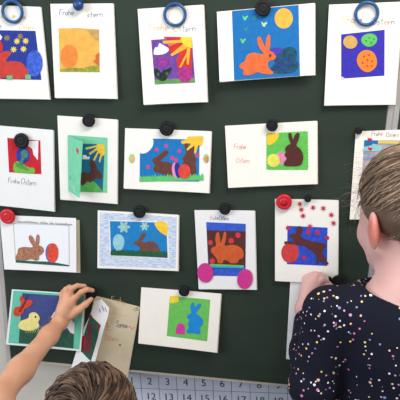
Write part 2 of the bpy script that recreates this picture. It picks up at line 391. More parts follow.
# --- card 7 with mint door
z = Z(50, 110, 4)
c = Card('white card carrying a mint green folder standing half open over brown rabbit', z([(30, 22), (270, 38), (268, 375), (42, 357)]), bot=.006, curl=.001)
z = Z(60, 130, 5.71)
mint = pm((122, 208, 168), .05, 90)
fo = c.poly('mint_folder', z([(46, 28), (272, 44), (270, 358), (120, 352), (52, 345)]), mint)
pp = c.poly('picture', z([(128, 78), (256, 82), (244, 352), (122, 350)]), pm((24, 104, 142), .08), fo, 1)
c.poly('sun', z([(256, 82), (256, 140), (240, 150), (215, 120), (205, 92), (212, 80)]), pm((236, 200, 60)), fo, 2)
for q in ([(145, 100), (212, 86), (212, 96), (150, 112)], [(165, 132), (210, 100), (216, 112), (172, 142)], [(190, 170), (214, 122), (222, 128), (198, 176)], [(222, 180), (232, 140), (242, 140), (230, 184)]): c.poly('sun_ray', z(q), pm((232, 206, 90)), fo, 2)
c.poly('cloud', z([(130, 142), (150, 144), (158, 154), (170, 150), (168, 166), (130, 166)]), pm((232, 238, 240)), fo, 2)
c.poly('grass', z([(122, 310), (160, 285), (200, 296), (246, 348), (244, 354), (122, 350)]), pm((92, 178, 88), .1), fo, 2)
c.poly('rabbit', z(smooth([(122, 312), (120, 250), (140, 238), (165, 246), (178, 222), (170, 190), (178, 168), (190, 175), (206, 196), (214, 220), (234, 244), (242, 262), (234, 278), (205, 274), (185, 290), (175, 300), (160, 292), (140, 310)], 3)), pm((88, 52, 46), .1), fo, 3)
# the open door leaf: hinged on the left edge of the folder
h0 = c.loc(*z([(47, 30)])[0]); h1 = c.loc(*z([(50, 345)])[0]); h0.y = h1.y = -.0024
def onp(px, py, d): return c.Mi @ P(px, py, -d)
q0 = onp(*z([(131, 66)])[0], .030); q1 = onp(*z([(112, 388)])[0], .034)
def leaf(o0, o1, a, b, m, name, off=0, th=.0005, parent=None):
    bm = bmesh.new(); nrm = (o1 - o0).cross(h1 - h0).normalized()
    if nrm.y > 0: nrm = -nrm
    return nrm
e0 = q0 - h0; e1 = h1 - h0; e2 = q1 - h1
def lp(u, v): a_ = h0 + e0 * u; b_ = h1 + e2 * u; return a_ + (b_ - a_) * v
nrm = e0.cross(e1).normalized()
if nrm.y > 0: nrm = -nrm
def leafpoly(name, uv, m, parent, off, th=.0003):
    bm = bmesh.new(); L = len(uv)
    f = [bm.verts.new(lp(u, v) + nrm * (off + th)) for u, v in uv]; b = [bm.verts.new(lp(u, v) + nrm * off) for u, v in uv]
    bm.faces.new(f); bm.faces.new(b[::-1])
    for i in range(L): bm.faces.new((f[i], f[(i + 1) % L], b[(i + 1) % L], b[i]))
    return from_bm(name, bm, m, parent)
d = leafpoly('folder_door', [(0, 0), (1, 0), (1, 1), (0, 1)], mint, c.root, 0, .0005)
leafpoly('heart_sticker', ell(.68, .2, .1, .055, n=12), pm((196, 70, 92)), d, .0006)
leafpoly('flower_sticker', star(.33, .3, .08, .03, 6), pm((210, 110, 120)), d, .0006)
leafpoly('egg_sticker', ell(.22, .72, .1, .05, n=12), pm((92, 178, 160)), d, .0006)
leafpoly('flower_sticker', star(.5, .84, .16, .05, 7), pm((176, 206, 190)), d, .0006)
leafpoly('egg_sticker', ell(.8, .78, .07, .03, n=12), pm((92, 178, 160)), d, .0006)
C7 = c
# --- card 8
z = Z(120, 115, 4.21)
c = Card('wide white card with two brown rabbits facing over coloured eggs on blue, yellow sun', z([(22, 55), (384, 68), (374, 328), (16, 308)]), bot=.009)
p = c.poly('picture_panel', z([(85, 98), (335, 103), (333, 280), (83, 278)]), pm((26, 118, 188), .06))
c.poly('cloud', z(smooth([(82, 96), (100, 86), (125, 88), (140, 104), (138, 130), (125, 148), (108, 160), (86, 160), (70, 140), (68, 112)])), WHITE, p, 1)
c.poly('rabbit', z(smooth([(148, 238), (140, 222), (148, 210), (138, 198), (140, 182), (158, 174), (174, 158), (192, 148), (204, 156), (196, 170), (176, 186), (172, 194), (196, 196), (220, 204), (244, 222), (248, 250), (222, 256), (185, 250), (170, 246)], 3)), pm((104, 62, 54), .1), p, 1, label='rabbit on the left')
c.poly('rabbit', z(smooth([(272, 112), (282, 110), (290, 130), (300, 108), (312, 116), (314, 145), (310, 165), (322, 186), (318, 206), (322, 226), (316, 250), (280, 256), (262, 240), (258, 215), (268, 196), (262, 180), (278, 162), (272, 135)], 3)), pm((104, 62, 54), .1), p, 1, label='rabbit on the right')
c.poly('sun', z([(262, 122), (256, 110), (275, 104), (288, 90), (350, 88), (348, 120), (338, 132), (330, 125), (320, 162), (312, 160), (314, 128), (294, 142), (284, 150), (280, 144), (300, 120), (282, 118)]), pm((244, 196, 62)), p, 2)
c.poly('grass_strip', z(grass(83, 352, 262, 280, 22, 14, -.02)), pm((96, 196, 108), .08), p, 2)
c.poly('egg', z(ell(233, 232, 14, 32, -.1)), pm((226, 150, 196)), p, 3, label='pink egg'); c.poly('egg', z(ell(243, 232, 12, 32, -.15)), pm((52, 44, 150)), p, 4, label='dark blue egg')
c.poly('egg', z(ell(272, 236, 26, 31)), pm((220, 72, 62), .12), p, 5, label='red egg')
for a, b in ((195, 130), (155, 147), (250, 152), (220, 181), (118, 218), (268, 115), (326, 170), (236, 190)): c.poly('pink_dot', z(star(a, b, 10, 7, 5)), pm((206, 74, 140)), p, 1)
for a in (50, 363):
    c.poly('egg_sticker', z(ell(a, 183, 13, 20)), pm((176, 208, 130), .15)); c.poly('egg_sticker_half', z(ell(a + 4, 186, 7, 14)), pm((238, 176, 140) if a == 50 else (226, 130, 112)), layer=1)
C8 = c
# --- card 9
z = Z(220, 110, 4)
c = Card('wide white card with dark brown rabbit sitting on zigzag edged green square', z([(20, 63), (387, 43), (388, 295), (33, 310)]), bot=.011, paper=CREAM)
p = c.poly('picture_panel', zig(z([(187, 95), (350, 85), (352, 238), (187, 238)]), 1.6, -.7), pm((98, 192, 86), .08))
c.poly('sun', z(smooth([(190, 96), (210, 94), (234, 94), (232, 112), (218, 128), (204, 138), (190, 136)])), pm((244, 200, 52)), p, 1)
c.poly('egg', z(ell(244, 192, 21, 26)), pm((222, 136, 176), .15, 250), p, 1, label='pink patterned egg')
c.poly('egg', z(ell(214, 202, 25, 27)), pm((222, 224, 92), .1), p, 2, label='yellow green egg')
c.poly('rabbit', z(smooth([(274, 94), (284, 92), (292, 118), (300, 98), (312, 90), (318, 98), (312, 124), (306, 142), (320, 154), (332, 178), (330, 205), (316, 222), (262, 223), (257, 208), (268, 194), (258, 180), (264, 168), (260, 156), (270, 140), (282, 134), (276, 115)], 3)), pm((84, 42, 38), .08), p, 3)
c.write('Frohe', 234, 149, 5.4, [RD], width=.0009, adv=.85); c.write('Ostern', 236, 162.5, 5.0, [ink((232, 168, 150))], width=.0009, adv=.85)
C9 = c
# --- card 10
z = Z(0, 200, 4.706)
c = Card('white card with pencil drawn brown rabbit and red egg in thin frame, under red magnet', [(-.2, 215), (76.3, 218), (76.6, 272.2), (4.7, 269)], bot=.016, lr=.006, curl=.002, paper=COOL,
         back=[(0, 215.5), (79.6, 220), (80.4, 272.9), (5, 269.4)], backm=pm((214, 206, 180), .02))
p = c.poly('picture_panel', z([(64, 110), (325, 119), (327, 310), (72, 291)]), pm((236, 238, 244), .01))
c.strokes('pencil_frame', [z([(64, 110), (325, 119), (327, 310), (76, 291), (64, 110)])], K, .0005, p, 1)
c.poly('ground_strip', z([(76, 280), (140, 286), (240, 290), (326, 305), (326, 311), (220, 304), (76, 293)]), pm((44, 92, 84), .25, 200), p, 1)
c.poly('rabbit', z(smooth([(78, 278), (74, 268), (84, 248), (88, 228), (112, 220), (140, 222), (156, 218), (140, 192), (137, 170), (148, 166), (160, 182), (168, 200), (170, 175), (178, 160), (187, 172), (186, 200), (184, 212), (202, 222), (208, 240), (196, 256), (186, 262), (184, 280), (168, 284), (150, 278), (110, 284)], 3)), pm((166, 116, 92), .3, 250), p, 2)
c.poly('rabbit_eye', z(ell(186, 236, 3, 3.4, n=8)), pm((50, 40, 40)), p, 3)
c.poly('egg_blue_side', z(ell(240, 248, 25, 44)), pm((70, 100, 190), .15, 250), p, 2, label='blue side of the egg')  # blue shape behind the red one, the drawn egg has two colours
c.poly('egg', z(ell(249, 248, 27, 46)), pm((214, 74, 56), .2, 220), p, 3)
L = []; x = 82
while x < 338:
    hh = random.uniform(3, 9); y = 103 + (x - 82) * .05
    L.append(z([(x, y + 4), (x + 2, y - hh), (x + 5, y + 3), (x + 8, y - 2), (x + 10, y + 4)])); x += random.choice((9, 10, 11, 17))
c.strokes('pencil_scrawl', L, ink((120, 118, 116)), .0006, kind='stuff')
C10 = c
# --- card 11
z = Z(90, 200, 4.21)
c = Card('wide card with blue crayon border, brown rabbit, pale egg and two pale flowers', z([(33, 43), (373, 62), (370, 298), (32, 285)]), bot=.010)
crayon = bpy.data.materials.new('blue_crayon'); crayon.use_nodes = True
nt = crayon.node_tree; tc = nt.nodes.new('ShaderNodeTexCoord'); mp = nt.nodes.new('ShaderNodeMapping'); nz = nt.nodes.new('ShaderNodeTexNoise'); cr = nt.nodes.new('ShaderNodeValToRGB')
mp.inputs['Scale'].default_value = (1, 1, 5); nz.inputs['Scale'].default_value = 90; nz.inputs['Detail'].default_value = 6
cr.color_ramp.elements[0].position = .38; cr.color_ramp.elements[0].color = (*lin((170, 190, 226)), 1); cr.color_ramp.elements[1].position = .62; cr.color_ramp.elements[1].color = (*lin((226, 232, 242)), 1)
for a, b in ((tc.outputs['Object'], mp.inputs[0]), (mp.outputs[0], nz.inputs[0]), (nz.outputs[0], cr.inputs[0]), (cr.outputs[0], nt.nodes['Principled BSDF'].inputs['Base Color'])): nt.links.new(a, b)
nt.nodes['Principled BSDF'].inputs['Roughness'].default_value = .8
c.poly('crayon_border', z([(42, 52), (366, 72), (360, 288), (40, 276)]), crayon, th=.0001, layer=-.6)
c.poly('white_mount', z([(80, 84), (328, 92), (334, 248), (84, 236)]), WHITE, layer=0)
p = c.poly('picture_panel', z([(84, 88), (322, 95), (327, 243), (89, 231)]), pm((28, 128, 196), .06), layer=1)
for a, b, r in ((143, 113, 27), (230, 110, 20)):
    c.poly('flower', z([(a + r * (.78 + .22 * math.cos(6 * t_)) * math.cos(t_), b + r * (.78 + .22 * math.cos(6 * t_)) * math.sin(t_)) for t_ in [i_ * math.pi / 24 for i_ in range(48)]]), pm((152, 196, 200), .1), p, 2); c.poly('flower_centre', z(ell(a, b, 6, 6, n=10)), pm((190, 210, 170)), p, 3)
c.poly('egg', z(ell(121, 179, 24, 36, egg=-.12)), pm((150, 204, 218), .08), p, 2)
c.poly('sun', z(smooth([(274, 93), (322, 95), (325, 146), (308, 142), (290, 128), (278, 112)])), pm((246, 202, 60)), p, 2)
c.poly('rabbit', z(smooth([(206, 222), (212, 206), (205, 192), (186, 184), (184, 176), (198, 170), (208, 158), (216, 144), (230, 138), (234, 146), (224, 164), (216, 172), (232, 176), (262, 172), (280, 184), (292, 204), (288, 224)], 3)), pm((112, 74, 66), .15), p, 3)
c.poly('grass_strip', z(grass(88, 325, 214, 231, 26, 10, .035)), pm((34, 92, 62), .2, 200), p, 4)
for a, b in ((210, 125), (262, 150), (160, 160)): c.poly('tiny_star', z(star(a, b, 4, 2, 5)), pm((110, 140, 120)), p, 2)
C11 = c
# --- card 12
z = Z(190, 200, 4)
c = Card('upright card with orange rabbit on brown inside blue, two magenta eggs over its lower corners', z([(18, 40), (258, 42), (265, 358), (35, 355)]), bot=.008, paper=COOL)
p = c.poly('picture_panel', z([(65, 88), (223, 95), (222, 305), (75, 302)]), pm((54, 92, 202), .15, 130))
c.poly('brown_panel', z([(67, 120), (223, 125), (221, 268), (75, 258)]), pm((86, 46, 44), .08), p, 1)
c.poly('rabbit', z(smooth([(98, 222), (84, 204), (88, 190), (104, 182), (102, 160), (104, 136), (114, 128), (120, 150), (124, 172), (130, 150), (138, 126), (146, 136), (142, 165), (140, 182), (170, 178), (198, 186), (214, 206), (212, 230), (196, 238), (190, 250), (165, 252), (150, 242), (135, 240), (130, 252), (112, 250), (108, 236)], 3)), pm((204, 92, 48), .1), p, 3)
for a, b, r in ((192, 140, 11), (165, 163, 11), (82, 170, 10), (90, 243, 11)): c.poly('red_dot', z(ell(a, b, r, r, n=14)), pm((212, 58, 66)), p, 2)
c.poly('green_line', z([(80, 254), (216, 260), (216, 265), (80, 260)]), pm((120, 190, 90)), p, 4); c.poly('teal_line', z([(78, 260), (216, 265), (216, 272), (78, 268)]), pm((58, 170, 196)), p, 4)
c.poly('egg', z(ell(62, 289, 32, 39, -.15)), pm((206, 56, 142), .06), layer=5); c.poly('egg', z(ell(220, 314, 31, 40, .15)), pm((206, 56, 142), .06), layer=5)
c.write('Frohe', 210.5, 219.8, 4, [RD, RD, PU, PU, BL], width=.0008, adv=.75); c.write('Ostern', 218.8, 220, 4.2, [BL, ink((70, 90, 140))], width=.0009, adv=.75)
C12 = c
# --- card 13
z = Z(270, 190, 4)
c = Card('upright card with brown rabbit leaping across blue, red paper snowflakes above, smiling red magnet', z([(20, 35), (272, 40), (270, 378), (20, 362)]), bot=.010)
p = c.poly('picture_panel', z([(70, 143), (230, 150), (228, 303), (68, 296)]), pm((46, 78, 196), .22, 110))
c.poly('egg', z(ell(80, 250, 35, 41)), pm((206, 66, 68), .1), p, 1)
for a, b, r in ((72, 151, 10), (153, 169, 11), (190, 171, 11), (228, 191, 10), (136, 271, 10)): c.poly('red_dot', z(star(a, b, r, r * .75, 7)), pm((190, 44, 92)), p, 1)
c.poly('rabbit', z(smooth([(58, 214), (62, 204), (88, 204), (94, 198), (82, 190), (80, 178), (96, 174), (104, 176), (104, 158), (112, 144), (128, 148), (128, 170), (122, 186), (150, 200), (180, 206), (222, 216), (218, 234), (208, 248), (222, 276), (234, 294), (222, 297), (198, 280), (196, 292), (188, 290), (184, 262), (168, 244), (140, 226), (118, 220), (90, 216)], 3)), pm((92, 48, 46), .12), p, 2)
for a, b in ((119, 55), (125, 78), (132, 103), (172, 70), (213, 73), (245, 99), (254, 132), (160, 146)): c.poly('paper_snowflake', z(star(a, b, 14, 5, 8, random.random())), pm((196, 44, 72)), layer=1)
C13 = c
# --- card 14: mint card with chick
z = Z(0, 275, 4)
c = Card('mint green card with yellow chick and red butterfly, pinned under the reaching hand', z([(48, 57), (340, 77), (324, 304), (24, 276)]), top=.006, bot=.014, lr=.002, paper=pm((232, 238, 236), .01), curl=.001)
c.poly('mint_sheet', z([(54, 62), (336, 80), (318, 296), (34, 270)]), pm((104, 196, 172), .05))
p = c.poly('picture_panel', z([(90, 72), (298, 86), (294, 292), (76, 270)]), pm((66, 78, 138), .1), layer=1)
c.poly('meadow', z([(80, 210)] + grass(82, 296, 214, 216, 16, 8, .07)[1:-1] + [(294, 292), (76, 270)]), pm((44, 86, 70), .15), p, 2)
c.poly('chick', z(smooth([(78, 212), (76, 196), (86, 182), (104, 176), (116, 168), (118, 156), (132, 148), (148, 152), (160, 172), (154, 188), (158, 204), (140, 218), (110, 222)])), pm((236, 224, 140), .06), p, 3)
c.poly('chick_eye', z(ell(143, 166, 4, 4, n=10)), pm((40, 50, 70)), p, 4)
c.strokes('chick_feet', [z([(110 + 9 * i, 216), (104 + 9 * i, 230)]) for i in range(6)], pm((190, 196, 120)), .0012, p, 4)
b = c.poly('butterfly', z([(84, 82), (92, 84), (98, 96), (104, 104), (116, 98), (130, 100), (132, 110), (122, 122), (106, 132), (98, 136), (94, 150), (84, 160), (68, 164), (56, 156), (54, 142), (62, 128), (76, 124), (82, 124), (86, 112), (80, 96)]), pm((206, 70, 48), .2, 160), c.root, 4)
c.poly('butterfly_body', z([(100, 104), (106, 108), (82, 148), (76, 144)]), pm((110, 44, 44)), layer=5)
c.strokes('antenna', [z([(102, 104), (108, 74)]), z([(104, 104), (118, 74)])], pm((60, 50, 60)), .0008, layer=5)
c.poly('rabbit', z(smooth([(164, 212), (172, 196), (190, 188), (192, 168), (198, 158), (206, 176), (216, 190), (218, 214)])), pm((96, 88, 112)), p, 3)
c.poly('white_cloud', z([(204, 168), (218, 146), (236, 138), (262, 150), (300, 190), (298, 235), (282, 228), (272, 212), (240, 208), (222, 176)]), pm((226, 222, 222)), p, 4)
c.strokes('egg_outline', [z(arc(148, 220, 10, 8, 160, 380)), z(arc(166, 214, 10, 8, 160, 380))], pm((130, 210, 200)), .001, p, 4)
C14 = c
# --- card 15: open beige card
z = Z(65, 280, 4)
c = Card('open card, beige inside with coloured writing and white flap, hanging behind the mint card', z([(118, 62), (300, 107), (247, 400), (60, 360)]), top=.003, bot=.004, paper=BEIGE, curl=.0006,
         back=z([(122, 66), (301, 109), (249, 401), (64, 362)]), backm=WHITE)
z2 = Z(90, 290, 6.667)
c.write('Frohe', 111, 302, 6, [ink((222, 176, 128))], slope=.22, width=.001, adv=.9, name='written_word')
c.write('Sonne', 116, 326.5, 5.6, [ink((84, 96, 132)), K], slope=.16, width=.0013, adv=.75, name='written_word')
c.write('Ostern', 104, 340, 5.4, [ink((216, 150, 108))], slope=.12, width=.001, adv=.8, name='written_word')
c.strokes('coloured_scribble', [z2([(105, 230), (118, 215), (112, 250), (128, 240)]), z2([(108, 262), (125, 268)]), z2([(250, 250), (268, 240), (280, 262), (296, 246)])], ink((214, 112, 92)), .0013)
c.strokes('coloured_scribble', [z2([(132, 160), (170, 150), (230, 176), (250, 168)])], ink((220, 196, 120)), .0016)
c.strokes('coloured_scribble', [z2([(285, 132), (310, 122), (322, 130), (300, 140)]), z2([(308, 118), (322, 112)])], ink((112, 132, 92)), .0014)
c.poly('ink_dot', z2(ell(200, 366, 6, 6, n=10)), ink((92, 92, 60)))
c.strokes('coloured_scribble', [z2([(22, 92), (30, 104), (40, 92), (48, 104)]), z2([(82, 66), (86, 80), (92, 66)])], ink((80, 92, 150)), .0012)
# white flap folded forward
z3 = Z(60, 295, 5.333)
fl = [(z3([q])[0], dd) for q, dd in (((222, 22), .012), ((262, 70), .026), ((258, 110), .026), ((190, 340), .026), ((160, 420), .024), ((60, 420), .006), ((100, 280), .006), ((150, 120), .006), ((186, 40), .006))]
def flap(name, pts, m, extra=0, parent=None, th=.0005):
    # ruled sheet between the hinge (left, near the board) and the free edge (right, nearer the viewer)
    A0, B0, C0 = (c.Mi @ P(*z3([q])[0], -dd) for q, dd in (((186, 30), .0095), ((56, 420), .0095), ((262, 70), .020)))
    nr = (B0 - A0).cross(C0 - A0).normalized(); nr = -nr if nr.y > 0 else nr
    bm = bmesh.new(); T = []; o_ = A0 + nr * extra; Cm = c.Mi @ CAM
    for q in pts:
        d_ = (c.Mi @ P(*z3([q])[0], 0)) - Cm; T.append(Cm + d_ * ((o_ - Cm).dot(nr) / d_.dot(nr)))
    f = [bm.verts.new(v) for v in T]; b = [bm.verts.new(v - nr * th) for v in T]
    tr = tessellate_polygon([[Vector((x, y, 0)) for x, y in pts]])
    for t in tr:
        bm.faces.new([f[i] for i in t]); bm.faces.new([b[i] for i in reversed(t)])
    for i in range(len(f)): bm.faces.new((f[i], f[(i + 1) % len(f)], b[(i + 1) % len(f)], b[i]))
    return from_bm(name, bm, m, parent or c.root)
fp = flap('front_flap', [(186, 36), (222, 22), (262, 70), (256, 112), (232, 190), (176, 400), (150, 420), (50, 420), (84, 310), (110, 230), (130, 170), (160, 110)], COOL)
flap('green_panel', [(160, 108), (172, 118), (206, 150), (214, 164), (200, 230), (180, 300), (164, 352), (150, 340), (118, 306), (104, 296), (126, 220), (140, 170)], pm((44, 92, 74), .1), .0006, fp, .0003)
flap('red_scrap', [(160, 98), (172, 114), (166, 122), (152, 114)], pm((150, 36, 52)), .001, fp, .0003)
flap('red_scrap', [(206, 150), (217, 162), (208, 190), (198, 182)], pm((150, 36, 52)), .001, fp, .0003)
flap('brown_rabbit', [(150, 150), (172, 150), (176, 180), (166, 220), (172, 270), (150, 320), (126, 300), (116, 250), (134, 215), (152, 190)], pm((104, 54, 58)), .001, fp, .0003)
flap('red_scrap', [(118, 220), (134, 216), (140, 260), (124, 290), (106, 300), (112, 260)], pm((150, 36, 52)), .0014, fp, .0003)
flap('blue_writing', [(222, 60), (225, 58), (236, 84), (233, 86)], BL, .001, fp, .0002)
flap('blue_writing', [(238, 66), (241, 64), (250, 90), (247, 92)], PU, .001, fp, .0002)
flap('blue_writing', [(208, 74), (211, 72), (216, 92), (213, 93)], BL, .001, fp, .0002)
C15 = c
# --- card 16
z = Z(130, 280, 4.21)
c = Card('wide white card with bright blue rabbit, pink egg on green, lowest card of the middle', z([(48, 30), (383, 57), (365, 305), (35, 265)]), bot=.014, lr=.002, paper=CREAM)
p = c.poly('picture_panel', z([(168, 67), (338, 82), (325, 257), (155, 235)]), pm((108, 192, 92), .06))
c.poly('sun', z([(168, 66), (206, 66), (205, 92), (198, 90), (194, 100), (188, 92), (180, 100), (176, 94), (168, 100)]), pm((240, 214, 66)), p, 1)
c.poly('egg', z([(192, 226), (194, 198), (200, 186), (211, 180), (222, 184), (231, 194), (232, 212), (230, 230)]), pm((204, 66, 156)), p, 1)
c.poly('rabbit', z(smooth([(258, 130), (254, 112), (262, 94), (270, 98), (272, 116), (284, 102), (297, 98), (298, 110), (286, 128), (278, 138), (292, 150), (306, 168), (306, 186), (294, 200), (296, 222), (284, 226), (262, 222), (244, 222), (238, 214), (248, 200), (244, 182), (252, 166), (240, 158), (244, 146), (256, 140)], 3)), pm((28, 136, 214), .05), p, 2)
C16 = c
# --- card 17: held by the girl
c = Card('white card with red picture pressed to the board by the girl, mostly behind her shoulder', [(290.3, 280.5), (352, 286.4), (345, 366), (286, 358.5)], top=.004, bot=.014, paper=COOL)
p = c.poly('picture_panel', [(298, 302), (340, 306), (336, 346), (295, 342)], pm((206, 92, 88), .1))
C17 = c
# --- card 18: behind the girl's head
z = Z(345, 120, 6.667)
c = Card('white card with pale sky picture, small red shapes and yellow strip, behind the girl\'s head', z([(72, 76), (440, 62), (420, 665), (30, 660)]), bot=.010, paper=CREAM)
p = c.poly('picture_panel', z([(128, 134), (380, 136), (372, 560), (100, 560)]), mat('sky_wash', (98, 148, 196), .85, 0, 26, rgb2=(208, 176, 172), stretch=(1, 1, 3)))
c.poly('blue_strip', z([(128, 134), (220, 136), (218, 158), (126, 176)]), pm((28, 112, 180)), p, 1)
c.poly('yellow_strip', z([(222, 138), (360, 142), (358, 158), (220, 156)]), pm((232, 206, 92)), p, 2)
c.poly('cloud', z(smooth([(118, 190), (140, 178), (170, 172), (190, 158), (220, 168), (248, 176), (240, 200), (200, 208), (150, 206), (125, 204)])), pm((150, 204, 204)), p, 2)
for a, b in ((164, 128), (166, 190)): c.poly('red_butterfly', z([(a - 14, b - 12), (a, b - 6), (a + 12, b - 8), (a + 16, b + 2), (a + 4, b + 14), (a - 10, b + 8)]), pm((200, 40, 50)), p, 3)
c.write('Frohe', 371.5, 135.6, 4.4, [RD, PU, K], width=.0008, adv=.95); c.write('Ostern', 386, 136.6, 4.4, [BL, TE, OR], width=.0008, adv=.9)
C18 = c

# ------------------------------------------------------------------ magnets
def lathe(name, prof, m, parent=None, n=32):
    bm = bmesh.new(); rings = []
    for r, h in prof:
        if r < 1e-6: rings.append([bm.verts.new((0, -h, 0))])
        else: rings.append([bm.verts.new((r * math.cos(2 * math.pi * i / n), -h, r * math.sin(2 * math.pi * i / n))) for i in range(n)])
    for a, b in zip(rings, rings[1:]):
        for i in range(n):
            j = (i + 1) % n
            if len(a) == 1 and len(b) == 1: continue
            if len(a) == 1: bm.faces.new((a[0], b[i], b[j]))
            elif len(b) == 1: bm.faces.new((a[i], a[j], b[0]))
            else: bm.faces.new((a[i], a[j], b[j], b[i]))
    return from_bm(name, bm, m, parent, True)
m_blk = mat('black_plastic', (19, 20, 23), .6, spec=.3); m_blk2 = mat('black_plastic_worn', (27, 28, 32), .65, spec=.3)
m_red = mat('red_plastic', (204, 34, 48), .35, spec=.5); m_redd = mat('dark_red_plastic', (120, 14, 26), .5); m_bluep = mat('blue_plastic', (26, 66, 128), .35, spec=.5); m_ring = mat('blue_ring_plastic', (34, 84, 142), .3, spec=.5)
def depth_at(cd_, px, py):
    v = cd_.loc(px, py); v.y = cd_.bend(v.x, v.z) - .001; return -(cd_.root.matrix_world @ v).y
def magnet(px, py, r_px, cardd, label, kind='disc', m=None):
    d = depth_at(cardd, px, py) + .0002 if cardd else .0002
    hgt = .009
    o = P(px, py, -(d + hgt * .6)); o.y = -d; r = (P(px + r_px, py, -d - hgt) - P(px, py, -d - hgt)).length
    if kind == 'ring':
        root = empty('ring_magnet', o); tag(root, label, 'magnet', 'blue ring magnets')
        t = .0033; prof = [(r - t + t * math.cos(a), .0035 + .0035 * math.sin(a)) for a in [2 * math.pi * i / 12 for i in range(13)]]
        lathe('ring', prof, m_ring, root, 48)
        return root
    if kind == 'ball':
        root = empty('ball_magnet', o); tag(root, label, 'magnet')
        lathe('ball', [(0, 0), (r * .6, 0), (r * .7, .003), (r * .95, .006), (r, .010), (r * .85, .015), (r * .5, .0185), (0, .0195)], m or m_bluep, root)
        lathe('base_ring', [(r * .45, 0.0001), (r * .75, .0001), (r * .78, .003), (r * .72, .0036)], m_blk, root)
        return root
    root = empty('round_magnet', o); tag(root, label, 'magnet', 'round magnets holding the cards')
    lathe('body', [(0, 0), (r * .92, 0), (r * .99, .0015), (r, .006), (r * .96, .008), (r * .88, hgt), (r * .60, hgt * 1.02), (r * .56, hgt * .95), (0, hgt * .95)], m or m_blk, root)
    if kind == 'smiley':
        face = lathe('face_disc', [(r * .66, hgt * .9), (r * .64, hgt * .96), (0, hgt * 1.05)], m, root)
        bm = bmesh.new()
        def dots(cx, cz, rr):
            vs = [bm.verts.new((cx + rr * math.cos(i * math.pi / 5), -hgt * 1.07, cz + rr * math.sin(i * math.pi / 5))) for i in range(10)]; bm.faces.new(vs)
        dots(-r * .22, r * .2, r * .08); dots(r * .22, r * .2, r * .08)
        A_ = arc(0, .02 * r, r * .42, r * .40, 200, 340, 10); B_ = arc(0, .02 * r, r * .33, r * .30, 200, 340, 10)
        for i in range(10): bm.faces.new([bm.verts.new((x, -hgt * 1.07, y)) for x, y in (A_[i], A_[i + 1], B_[i + 1], B_[i])])
        g = bmesh.ops.extrude_face_region(bm, geom=bm.faces[:])
        for v in [e for e in g['geom'] if isinstance(e, bmesh.types.BMVert)]: v.co.y += .0012
        from_bm('smile', bm, m_redd, root)
    else:
        lathe('cap', [(r * .545, hgt * .94), (r * .53, hgt * .99), (r * .3, hgt * 1.02), (r * .2, hgt * .99), (0, hgt * .98)], (m_blk2 if m is None else m), root)
    return root
magnet(12, 11.5, 11.3, C1, 'blue ring magnet on the card with the red rabbit, leftmost ring', 'ring')
magnet(78.8, 5.2, 5.4, C2, 'small round blue magnet above the orange egg picture', 'ball')
magnet(174.8, 14.6, 12.0, C3, 'blue ring magnet on the card with the purple picture', 'ring')
magnet(263, 8.3, 8.0, C4, 'large black round magnet on the wide card with orange rabbit and orange sun')
magnet(366.8, 13.6, 12.8, C5, 'blue ring magnet on the card with three eggs, rightmost ring', 'ring')
magnet(21.3, 140.8, 7.4, C6, 'black round magnet over the red picture at the left edge')
magnet(88.5, 120.7, 6.3, C7, 'black round magnet above the mint green folder card')
magnet(166.5, 128.8, 7.2, C8, 'black round magnet on the card with two brown rabbits')
magnet(272, 125.5, 6.0, C9, 'black round magnet above the dark brown rabbit on zigzag green square')
magnet(7.4, 216.5, 7.4, C10, 'plain red round magnet on corner of the pencil drawn rabbit card', m=m_red)
magnet(139.3, 212, 6.3, C11, 'black round magnet on the card with the blue crayon border')
magnet(224.8, 209.2, 5.8, C12, 'black round magnet on the card with two magenta eggs')
magnet(284, 202, 8.1, C13, 'red round magnet with a smiling face on card corner', 'smiley', m_red)
magnet(307.8, 198.8, 3.6, C13, 'tiny black magnet beside the smiling red magnet', 'disc')
magnet(184, 291.3, 5.4, C16, 'black round magnet on top edge of the blue rabbit card')
magnet(91.2, 293, 6.0, C14, 'black round magnet held by the fingertips of the hand at lower left')
magnet(358.6, 131, 3.6, C18, 'tiny black magnet on the corner of the card behind the girl\'s head')
magnet(338, 280.5, 6.2, C17, 'black round magnet right of the girl\'s fingertips, above her shoulder')
magnet(327.5, 281, 5.6, C17, 'black round magnet under the fingertips of the girl\'s hand')

